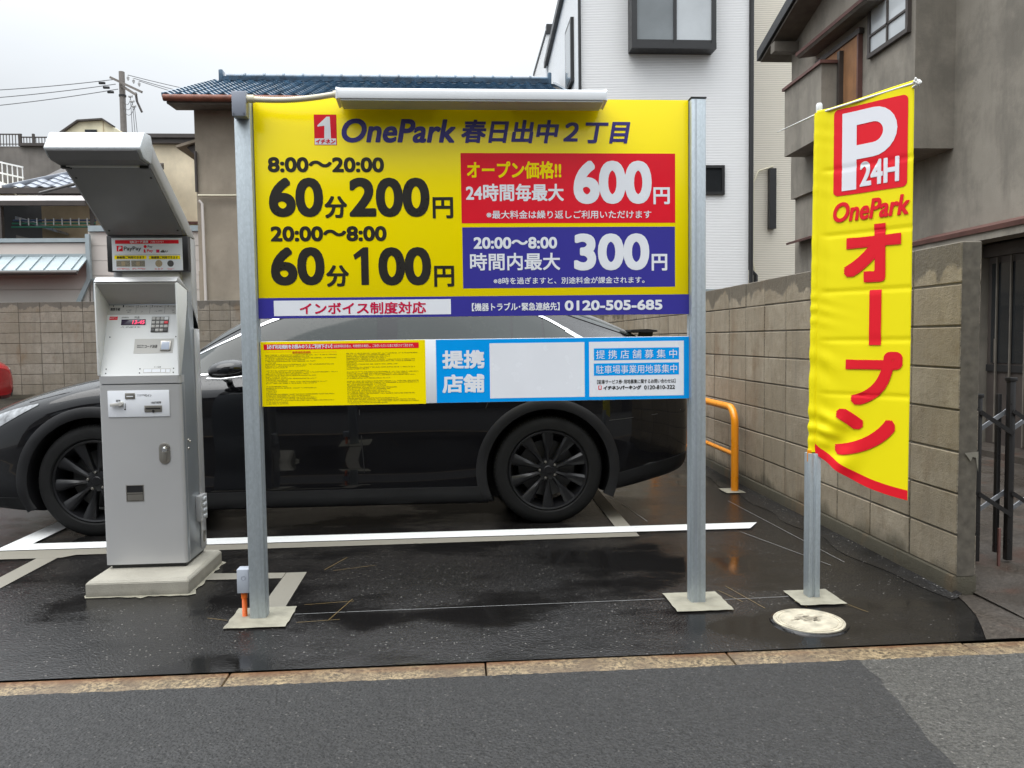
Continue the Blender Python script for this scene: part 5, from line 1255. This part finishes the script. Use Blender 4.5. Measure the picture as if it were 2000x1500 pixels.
tube('gutter', [(-5.55, 15.98, 5.985), (2.5, 15.98, 5.965)], 0.065, 'rust_gutter', h, 10)
box('fascia', -5.50, 2.45, 16.03, 16.06, 5.88, 5.98, 'soffit', h)
sh = prism('side_hood', [(-5.60, 5.27), (-5.19, 5.40), (-5.19, 5.34), (-5.60, 5.22)], 'y', 16.75, 18.2, 'beige', h); prism('hood_bracket', [(-5.42, 5.245), (-5.19, 5.335), (-5.19, 5.02)], 'y', 16.85, 16.95, 'brown_trim', sh)
tube('drain_pipe', [(-5.13, 16.52, 4.22), (-4.15, 16.52, 4.22)], 0.022, 'cream_pipe', h, 8)
tube('drain_pipe', [(-5.12, 16.53, 4.12), (-5.06, 16.53, 4.06), (-5.05, 16.53, 2.0)], 0.03, 'siding_board', h, 8)
tube('drain_pipe', [(-5.165, 16.56, 5.1), (-5.165, 16.56, 4.3)], 0.03, 'brown_trim', h, 8)
box('plinth_band', -5.19, 2.30, 16.585, 16.6, 0.0, 2.72, 'beige', h)
for x in (-1.9, 0.4): window(h, x, x+1.6, 16.6, 4.3, 5.4, 'brown_trim', 2, 'pane')
# cream building behind on the left
c_ = thing('cream_building', 'cream mortar building with dark flat fascia behind the machine canopy', 'building', (-8.3, 24, 0))
box('wall', -9.3, -6.45, 21.0, 27.0, 0, 6.30, 'cream', c_); box('fascia', -9.5, -6.30, 20.85, 27.1, 6.30, 6.42, 'brown_trim', c_); box('fascia', -9.55, -6.25, 20.78, 27.2, 6.425, 6.52, 'brown_trim', c_)
box('ledge', -9.4, -6.44, 20.93, 20.998, 4.30, 4.36, 'redbrown', c_)
c_ = thing('stair_tower', 'pale cream rooftop stair tower with dark trimmed slanting roof', 'building', (-11.8, 28, 0))
tw = [(-12.75, 7.97), (-12.06, 8.45), (-11.29, 8.505), (-10.98, 8.295)]
prism('wall', [(-12.75, 0.0)]+tw+[(-10.98, 0.0)], 'y', 27.0, 30.0, 'cream_pale', c_)
for a, b in zip(tw[:-1], tw[1:]): bar('roof_trim', (a[0], 27.0, a[1]+0.02), (b[0], 27.0, b[1]+0.02), 0.25, 0.05, 'brown_trim', c_)
box('window', -11.87, -11.50, 26.96, 26.999, 7.90, 8.20, 'pane_dark', c_); box('wall_edge', -11.305, -11.29, 26.98, 26.999, 7.6, 8.48, 'ochre', c_)
# dark shingled building with a rooftop railing
c_ = thing('shingled_building', 'dark shingled building with a railed roof terrace in the far distance', 'building', (-13, 25, 0))
prism('wall', [(-19.0, 0), (-19.0, 6.95), (-11.1, 6.95), (-10.3, 5.0), (-10.3, 0)], 'y', 24.0, 27.0, 'shingle', c_)
box('roof_edge', -12.35, -10.9, 23.9, 25, 6.95, 7.03, 'brown_trim', c_)
for x0, x1, zt in ((-19, -12.30, 7.30), (-12.30, -11.3, 7.22)):
    rl = box('railing', x0, x1, 23.95, 23.99, zt-0.03, zt, 'brown_trim', c_); x = x0+0.05
    box('rail_bar', x0, x1, 23.955, 23.985, 7.00, 7.02, 'brown_trim', rl)
    while x < x1:
        if x > -14: box('baluster', x-0.008, x+0.008, 23.96, 23.98, 6.95, zt-0.03, 'brown_trim', rl)
        x += 0.083
for x in (-12.34, -11.98, -11.32): box('rail_post', x-0.03, x+0.03, 23.94, 24.0, 6.95, 7.3, 'brown_trim', c_)
c_ = thing('white_balcony', 'white outdoor stair with white slanting railing above the tiled roofs', 'stair', (-10.3, 19.2, 0))
prism('wall', [(-12.5, 0), (-12.5, 5.35), (-10.26, 4.98), (-9.75, 4.80), (-9.75, 0)], 'y', 19.0, 19.6, 'panel_white', c_)
for dz in (0.46, 0.22): bar('rail', (-12.5, 19.0, 5.86+dz-0.40), (-9.75, 19.0, 4.84+dz), 0.035, 0.035, 'white_rail', c_)
for k in range(14): x = -9.77-0.11*k; z = 4.84+0.22+(-9.75-x)*0.32; box('baluster', x-0.010, x+0.010, 18.99, 19.01, z-0.3, z+0.22, 'white_rail', c_)
# ochre house with the grey tiled hip roof
c_ = thing('ochre_house', 'ochre walled house with grey tiled hip roof behind the machine', 'house', (-7.2, 20, 0))
box('wall', -9.05, -7.3, 18.3, 22, 0, 4.62, 'ochre', c_); box('shade_backing', -14, -9.05, 18.9, 19.0, 0, 4.6, 'black_trim', c_)  # second box: black backing that paints the shaded void behind the lean-to
prism('roof_slab', [(18.0, 4.60), (20.6, 5.75), (20.6, 5.6), (18.0, 4.5)], 'x', -9.4, -7.2, 'brown_trim', c_)
gm = tile_mesh('tile', 0.27, 0.27, 'grey_tile', 0.045)
tiled_slope(c_, gm, -9.75, -7.2, 18.0, 4.63, 20.6, 5.78, 0.27, 0.24, lambda x, t: True, lambda x, t: x > -9.62+t*1.9)
bar('hip_ridge', (-9.68, 18.0, 4.66), (-7.78, 20.6, 5.86), 0.12, 0.10, 'grey_tile', c_, bev=0.02)
box('fascia', -9.75, -7.2, 17.93, 17.99, 4.52, 4.64, 'brown_trim', c_)
prism('pale_roof', [(-14, 4.80), (-9.7, 4.60), (-9.7, 4.68), (-14, 4.90)], 'y', 18.2, 19.0, 'cream_pale', c_)
tube('roof_pipe', [(-7.60, 17.15, 4.62), (-8.5, 17.15, 4.38)], 0.035, 'dark_grey', c_, 8)
# carport roof with laundry bars
c_ = thing('lean_to', 'tin lean-to roof on a dark post with laundry bars beneath', 'shelter', (-9.3, 17.3, 0))
prism('tin_roof', [(17.2, 4.215), (17.9, 4.44), (17.9, 4.47), (17.2, 4.245)], 'x', -14, -7.62, 'tin_light', c_)
box('fascia', -14, -7.60, 17.12, 17.199, 4.13, 4.225, 'brown_trim', c_)
box('post', -9.40, -9.285, 17.15, 17.26, 0, 4.13, 'brown_trim', c_); box('post', -7.70, -7.62, 17.55, 17.63, 0, 4.2, 'brown_trim', c_)
for y, z, m_ in ((17.62, 3.90, 'laundry_blue'), (17.58, 3.83, 'laundry_green'), (17.55, 3.75, 'laundry_green')): tube('laundry_bar', [(-9.3, y, z), (-7.6, y, z)], 0.018, m_, c_, 8)
for k in range(9): x = -9.1+0.17*k; box('laundry_clip', x-0.008, x+0.008, 17.50, 17.53, 3.78, 3.93, 'insulator', c_)
prism('small_roof', [(-9.35, 4.02), (-8.5, 3.72), (-8.5, 3.67), (-9.35, 3.95)], 'y', 17.8, 18.6, 'grey_tile', c_); prism('small_roof', [(-9.35, 3.62), (-8.45, 3.38), (-8.45, 3.33), (-9.35, 3.56)], 'y', 17.8, 18.6, 'shingle', c_)
# sided outbuilding right behind the wall
c_ = thing('sided_shed', 'grey beige sided shed with blue grey metal awning behind the wall', 'shed', (-8, 17, 0))
box('core', -14, -7.46, 16.83, 17.1, 0, 3.33, 'siding_board', c_); box('core', -7.44, -5.22, 16.88, 17.1, 0, 3.55, 'siding_board', c_)
for z0, z1 in ((1.2, 1.83), (1.84, 2.13), (2.14, 2.385), (2.395, 2.62), (3.09, 3.325)): box('siding_board', -14, -7.46, 16.80, 16.828, z0, z1-0.008, 'siding_board', c_)
z = 1.47
while z < 3.5: box('siding_board', -7.44, -5.22, 16.85, 16.878, z, min(z+0.292, 3.55), 'siding_board', c_); z += 0.30
box('coping', -14, -7.40, 16.76, 17.12, 3.335, 3.415, 'bluegrey', c_); box('coping', -7.42, -5.2, 16.80, 17.12, 3.555, 3.67, 'bluegrey', c_)
aw = prism('awning', [(16.30, 2.735), (16.80, 3.06), (16.80, 3.03), (16.30, 2.705)], 'x', -14, -7.42, 'bluegrey', c_)
box('awning_flashing', -14, -7.42, 16.77, 16.80, 3.03, 3.10, 'bluegrey', aw)
x = -12.0
while x < -7.45: bar('standing_seam', (x, 16.30, 2.752), (x, 16.80, 3.077), 0.014, 0.03, 'bluegrey', aw); x += 0.262
tube('awning_gutter', [(-14, 16.27, 2.69), (-7.42, 16.27, 2.68)], 0.045, 'brown_trim', aw, 8)
box('gutter_post', -7.44, -7.36, 16.70, 16.78, 2.58, 3.49, 'bluegrey', c_); bar('gutter_brace', (-7.40, 16.74, 2.60), (-7.66, 16.74, 2.06), 0.07, 0.08, 'bluegrey', c_); box('drain_pipe', -7.36, -7.29, 16.79, 16.845, 2.0, 2.6, 'bluegrey', c_)
# white house
c_ = thing('white_house', 'white sided modern house with black window frames behind the sign', 'house', (4.3, 18, 0))
box('wall', 2.60, 6.05, 16.2, 21.9, 0.3, 8.72, 'white_siding', c_); box('base', 2.62, 6.03, 16.22, 21.8, 0, 2.22, 'bluegrey', c_)
box('base_flashing', 2.595, 6.055, 16.185, 16.199, 2.17, 2.24, 'bluegrey', c_)
prism('roof_edge', [(16.0, 9.42), (22.1, 8.66), (22.1, 8.82), (16.0, 9.60)], 'x', 2.50, 6.15, 'black_trim', c_)
prism('upper_wall', [(16.2, 8.72), (21.9, 8.72), (16.2, 9.40)], 'x', 2.60, 6.05, 'white_siding', c_)
box('far_wing', 2.56, 6.0, 21.95, 25.3, 0, 9.52, 'white_siding', c_); box('far_wing_edge', 2.53, 6.0, 21.92, 25.4, 9.52, 9.60, 'black_trim', c_); box('roof_vent', 2.57, 2.75, 21.97, 22.2, 9.60, 9.80, 'black_trim', c_)
tube('down_pipe', [(2.555, 16.15, 9.3), (2.555, 16.15, 2.0)], 0.032, 'black_trim', c_, 8)
tube('down_pipe', [(6.09, 16.15, 9.3), (6.09, 16.15, 0.5)], 0.045, 'black_trim', c_, 8)
bwd = box('bay_window', 3.55, 5.26, 15.86, 16.198, 6.985, 7.10, 'black_trim', c_)
box('bay_frame', 3.55, 3.66, 15.87, 16.198, 7.10, 9.2, 'black_trim', bwd); box('bay_frame', 5.17, 5.26, 15.87, 16.198, 7.10, 9.2, 'black_trim', bwd); box('bay_frame', 4.40, 4.46, 15.88, 15.93, 7.10, 9.2, 'black_trim', bwd)
box('bay_sash', 3.66, 5.17, 15.895, 15.93, 7.101, 7.165, 'black_trim', bwd); box('pane', 3.661, 4.40, 15.915, 15.925, 7.165, 9.2, 'pane', bwd); box('pane', 4.46, 5.169, 15.905, 15.915, 7.165, 9.2, 'pane_light', bwd)
window(c_, 4.90, 5.535, 16.2, 4.17, 4.76, 'black_trim', 1, 'pane_dark', 0.05, 0.055)
for y0, y1, z0, z1 in ((17.2, 18.1, 6.75, 8.1), (19.6, 20.1, 6.55, 6.95)):
    sw = box('side_window', 2.53, 2.598, y0, y1, z0, z1, 'black_trim', c_); box('pane', 2.525, 2.5295, y0+0.08, y1-0.08, z0+0.08, z1-0.08, 'pane', sw)
# cream sided house further right
c_ = thing('cream_sided_house', 'cream sided house showing in the gap beside the white house', 'house', (8, 19, 0))
box('wall', 6.32, 11, 17.2, 23, 0, 9.5, 'cream_siding', c_)
tube('cable_conduit', [(6.95, 17.15, 4.95), (6.62, 17.13, 4.85), (6.50, 17.13, 4.6), (6.50, 17.13, 2.9), (6.6, 17.13, 2.4)], 0.02, 'cream_pipe', c_, 8)
box('meter_box', 6.85, 7.0, 17.08, 17.199, 3.6, 4.9, 'black_trim', c_)
tube('down_pipe', [(6.22, 16.6, 9), (6.22, 16.6, 2.7), (6.36, 16.6, 2.55), (6.36, 16.6, 1)], 0.05, 'black_trim', c_, 8)
# old grey mortar house on the right
c_ = thing('old_mortar_house', 'old stained grey mortar house with balcony beyond the block wall', 'house', (7, 8, 0))
box('upper_wall', 5.0, 9.0, 8.46, 11.66, 3.28, 6.2, 'greystucco', c_); box('lower_wall', 5.06, 9.0, 10.25, 11.64, 0, 3.279, 'greystucco', c_); box('recess_wall', 5.452, 9.0, 8.462, 10.249, 0, 3.278, 'greystucco', c_)
box('front_wall', 5.45, 9.0, 3.4, 8.459, 2.34, 7.4, 'greystucco', c_); box('entrance_wall', 5.75, 9.0, 3.4, 8.458, 0.0, 2.339, 'black_trim', c_); box('entrance_pier', 5.45, 5.749, 8.10, 8.459, 0.0, 2.339, 'greystucco', c_)
box('entrance_step', 5.2, 5.75, 4.0, 8.09, 0.0, 0.10, 'yard', c_)
prism('entrance_eave', [(5.18, 2.30), (5.449, 2.38), (5.449, 2.30), (5.19, 2.255)], 'y', 3.4, 8.9, 'redbrown', c_)
box('eave_board', 5.21, 5.449, 3.4, 8.88, 2.18, 2.29, 'greystucco', c_)
for k in range(4):
    y1 = 8.05-0.92*k; d = box('sliding_door', 5.60, 5.64, y1-0.90, y1, 0.10, 2.05, 'brown_trim', c_)
    box('pane', 5.592, 5.599, y1-0.84, y1-0.06, 0.95, 1.98, 'pane_dark', d); box('door_rail', 5.585, 5.5995, y1-0.90, y1, 0.86, 0.93, 'black_trim', d)
    for j in range(4): box('lattice', 5.57, 5.585, y1-0.80+0.21*j, y1-0.782+0.21*j, 0.12, 2.04, 'soffit', d)
    box('door_pull', 5.575, 5.59, y1-0.16, y1-0.13, 0.95, 1.2, 'steel', d)
box('door_head', 5.56, 5.75, 3.6, 8.09, 2.05, 2.179, 'brown_trim', c_)
w = box('window', 4.95, 4.999, 8.54, 9.40, 4.55, 4.60, 'brown_trim', c_)
for a, b, z0, z1 in ((8.54, 9.40, 5.20, 5.25), (8.54, 8.59, 4.60, 5.20), (9.35, 9.40, 4.60, 5.20), (8.955, 8.985, 4.60, 5.20), (8.59, 9.35, 4.79, 4.815)): box('frame_bar', 4.955, 4.999, a, b, z0, z1, 'brown_trim', w)
for a, b in ((8.59, 8.955), (8.985, 9.35)):
    for z0, z1 in ((4.60, 4.79), (4.815, 5.20)): box('pane', 4.972, 4.985, a, b, z0, z1, 'pane_light', w)
prism('window_hood', [(4.72, 5.14), (4.999, 5.24), (4.999, 5.19), (4.73, 5.10)], 'y', 9.0, 10.9, 'redbrown', c_); prism('hood_underside', [(4.735, 5.098), (4.998, 5.188), (4.998, 5.10), (4.76, 5.07)], 'y', 9.02, 10.88, 'soffit', c_)
dr = box('shutter_panel', 4.955, 4.999, 9.62, 10.66, 3.7, 4.92, 'plywood', c_)
for y in (9.585, 10.66): box('shutter_post', 4.94, 4.999, y, y+0.035, 3.7, 5.0, 'redbrown', dr)
box('shutter_head', 4.935, 4.999, 9.55, 10.75, 4.92, 4.98, 'brown_trim', dr)
ba = box('balcony', 4.70, 4.999, 10.05, 11.19, 3.80, 4.72, 'greystucco', c_); box('balcony_rail', 4.67, 4.999, 10.02, 11.22, 4.721, 4.76, 'redbrown', ba); box('balcony_post', 4.90, 4.998, 9.98, 10.049, 3.85, 4.86, 'brown_trim', ba)
prism('roof', [(12.05, 5.43), (6.5, 7.02), (6.5, 7.18), (12.05, 5.58)], 'x', 4.62, 9.2, 'black_trim', c_)
prism('roof_soffit', [(12.0, 5.40), (6.5, 6.975), (6.5, 7.018), (12.0, 5.428)], 'x', 4.66, 9.1, 'soffit', c_)
prism('gable_wall', [(11.66, 6.201), (8.46, 6.201), (8.46, 6.42), (11.0, 5.70), (11.66, 5.5)][::-1], 'x', 5.0, 8.9, 'greystucco', c_)
box('purlin', 4.64, 4.999, 11.42, 11.56, 5.36, 5.50, 'soffit', c_)
prism('lower_hood', [(4.86, 2.62), (5.059, 2.68), (5.059, 2.64), (4.87, 2.59)], 'y', 10.4, 11.5, 'redbrown', c_)
# utility pole and its wires
c_ = thing('utility_pole', 'concrete utility pole with crossarms far behind the machine canopy', 'utility pole', (-15.0, 38, 0))
tube('shaft', [(-15.05, 38, 0), (-15.0, 38, 13.63)], 0.15, 'wood_pole', c_, 16, rs=[0.19, 0.125])
for a, b, z, dz in ((-15.45, -13.95, 13.33, -0.75), (-14.95, -14.2, 12.95, -0.5)):
    bar('crossarm', (a, 38-0.16, z), (b, 38-0.5, z+dz), 0.09, 0.10, 'wood_pole', c_)
bar('side_arm', (-14.30, 37.7, 12.60), (-14.22, 37.6, 12.2), 0.08, 0.08, 'brown_trim', c_); bar('side_arm', (-14.22, 37.6, 12.2), (-14.02, 37.6, 11.72), 0.08, 0.08, 'brown_trim', c_)
tube('pole_band', [(-15.0, 38, 12.52), (-15.0, 38, 12.60)], 0.16, 'black_trim', c_, 16)
for k in range(3):
    x, z = -14.62+0.24*k, 13.18-0.13*k; lathe('insulator', [(0.0, 0.24), (0.03, 0.23), (0.03, 0.15), (0.07, 0.13), (0.03, 0.11), (0.07, 0.07), (0.03, 0.05), (0.03, 0)], (x, 37.72, z-0.02), 'z', 'insulator', c_, 10)
    x, z = -14.42+0.07*k, 12.42-0.22*k; tube('insulator', [(x-0.18, 37.6, z), (x-0.12, 37.6, z), (x-0.06, 37.6, z), (x, 37.6, z)], 0.05, 'insulator', c_, 8, rs=[.03, .07, .03, .06])
    x, z = -15.78+0.18*k, 13.06-0.20*k; box('clamp', x-0.16, x+0.12, 37.75, 37.85, z-0.05, z+0.05, 'black_trim', c_, bev=0.02)
def wirepath(a, b, sag, n=14):
    a, b = Vector(a), Vector(b); return [a+(b-a)*(k/n)-Vector((0, 0, sag*4*(k/n)*(1-k/n))) for k in range(n+1)]
wl = (('leftmost overhead wire strung from the pole, topmost of three', (-15.3, 37.8, 13.22), (-27, 36, 12.0)), ('overhead wire strung from the pole to the picture edge, middle of three', (-15.2, 37.8, 13.02), (-27, 36, 11.5)), ('overhead wire strung from the pole to the picture edge, lowest of three', (-15.1, 37.8, 12.80), (-27, 36, 11.0)),
      ('overhead wire running from the pole behind the blue roof, topmost of three', (-14.62, 37.72, 13.4), (-6, 44, 13.6)), ('overhead wire running from the pole behind the blue roof, middle of three', (-14.38, 37.72, 13.26), (-6, 44, 13.1)), ('overhead wire running from the pole behind the blue roof, lowest of three', (-14.14, 37.72, 13.14), (-6, 44, 12.65)))
for lb, a, b in wl: tag(tube('overhead_wire', wirepath(a, b, 0.25), 0.017, 'wire', None, 5), lb, 'wire', 'overhead wires')
for k in range(3):
    tube('jumper_cable', wirepath((-14.88, 37.8, 12.35-0.25*k), (-14.48+0.07*k, 37.6, 12.38-0.22*k), 0.28), 0.012, 'wire', c_, 5); tube('drop_cable', [(-14.50+0.08*k, 37.6, 12.4-0.22*k), (-14.45+0.14*k, 37.6, 9.5)], 0.014, 'wire', c_, 5)
# houses across the street (behind the camera; the wet paint, glass and asphalt mirror them)
for k, (x0, x1, zh, m_, lb) in enumerate(((-13.5, -5.2, 5.4, 'shingle', 'dark shingled house across the street with a grey tiled roof'), (-3.9, 2.6, 5.7, 'brown_trim', 'dark brown house across the street with two upper windows'), (4.1, 12.5, 5.3, 'soffit', 'weathered wooden house across the street with a wide doorway'))):
    c_ = thing('street_house', lb, 'house', ((x0+x1)/2, -10, 0)); box('wall', x0, x1, -14, -7.2, 0, zh, m_, c_)
    prism('roof', [(-14.4, zh-0.1), (-6.7, zh-0.1), (-6.7, zh+0.02), (-10.6, zh+1.3), (-14.4, zh+0.02)], 'x', x0-0.25, x1+0.25, 'shingle', c_)
    for j in range(2):
        xa = x0+1.1+j*3.6; wn = box('window', xa, xa+1.7, -7.2, -7.14, 3.7, 4.9, 'black_trim', c_); box('pane', xa+0.06, xa+1.64, -7.14, -7.13, 3.76, 4.84, 'pane_light', wn)
    dd = box('door', x0+4.2, x0+5.1, -7.2, -7.12, 0.0, 2.1, 'brown_trim', c_); box('awning', x0+0.6, x1-0.6, -7.2, -6.5, 2.6, 2.72, 'tin_light', c_)
    wn = box('window', x0+1.0, x0+3.0, -7.2, -7.14, 0.8, 2.1, 'black_trim', c_); box('pane', x0+1.06, x0+2.94, -7.14, -7.13, 0.86, 2.04, 'pane', wn)
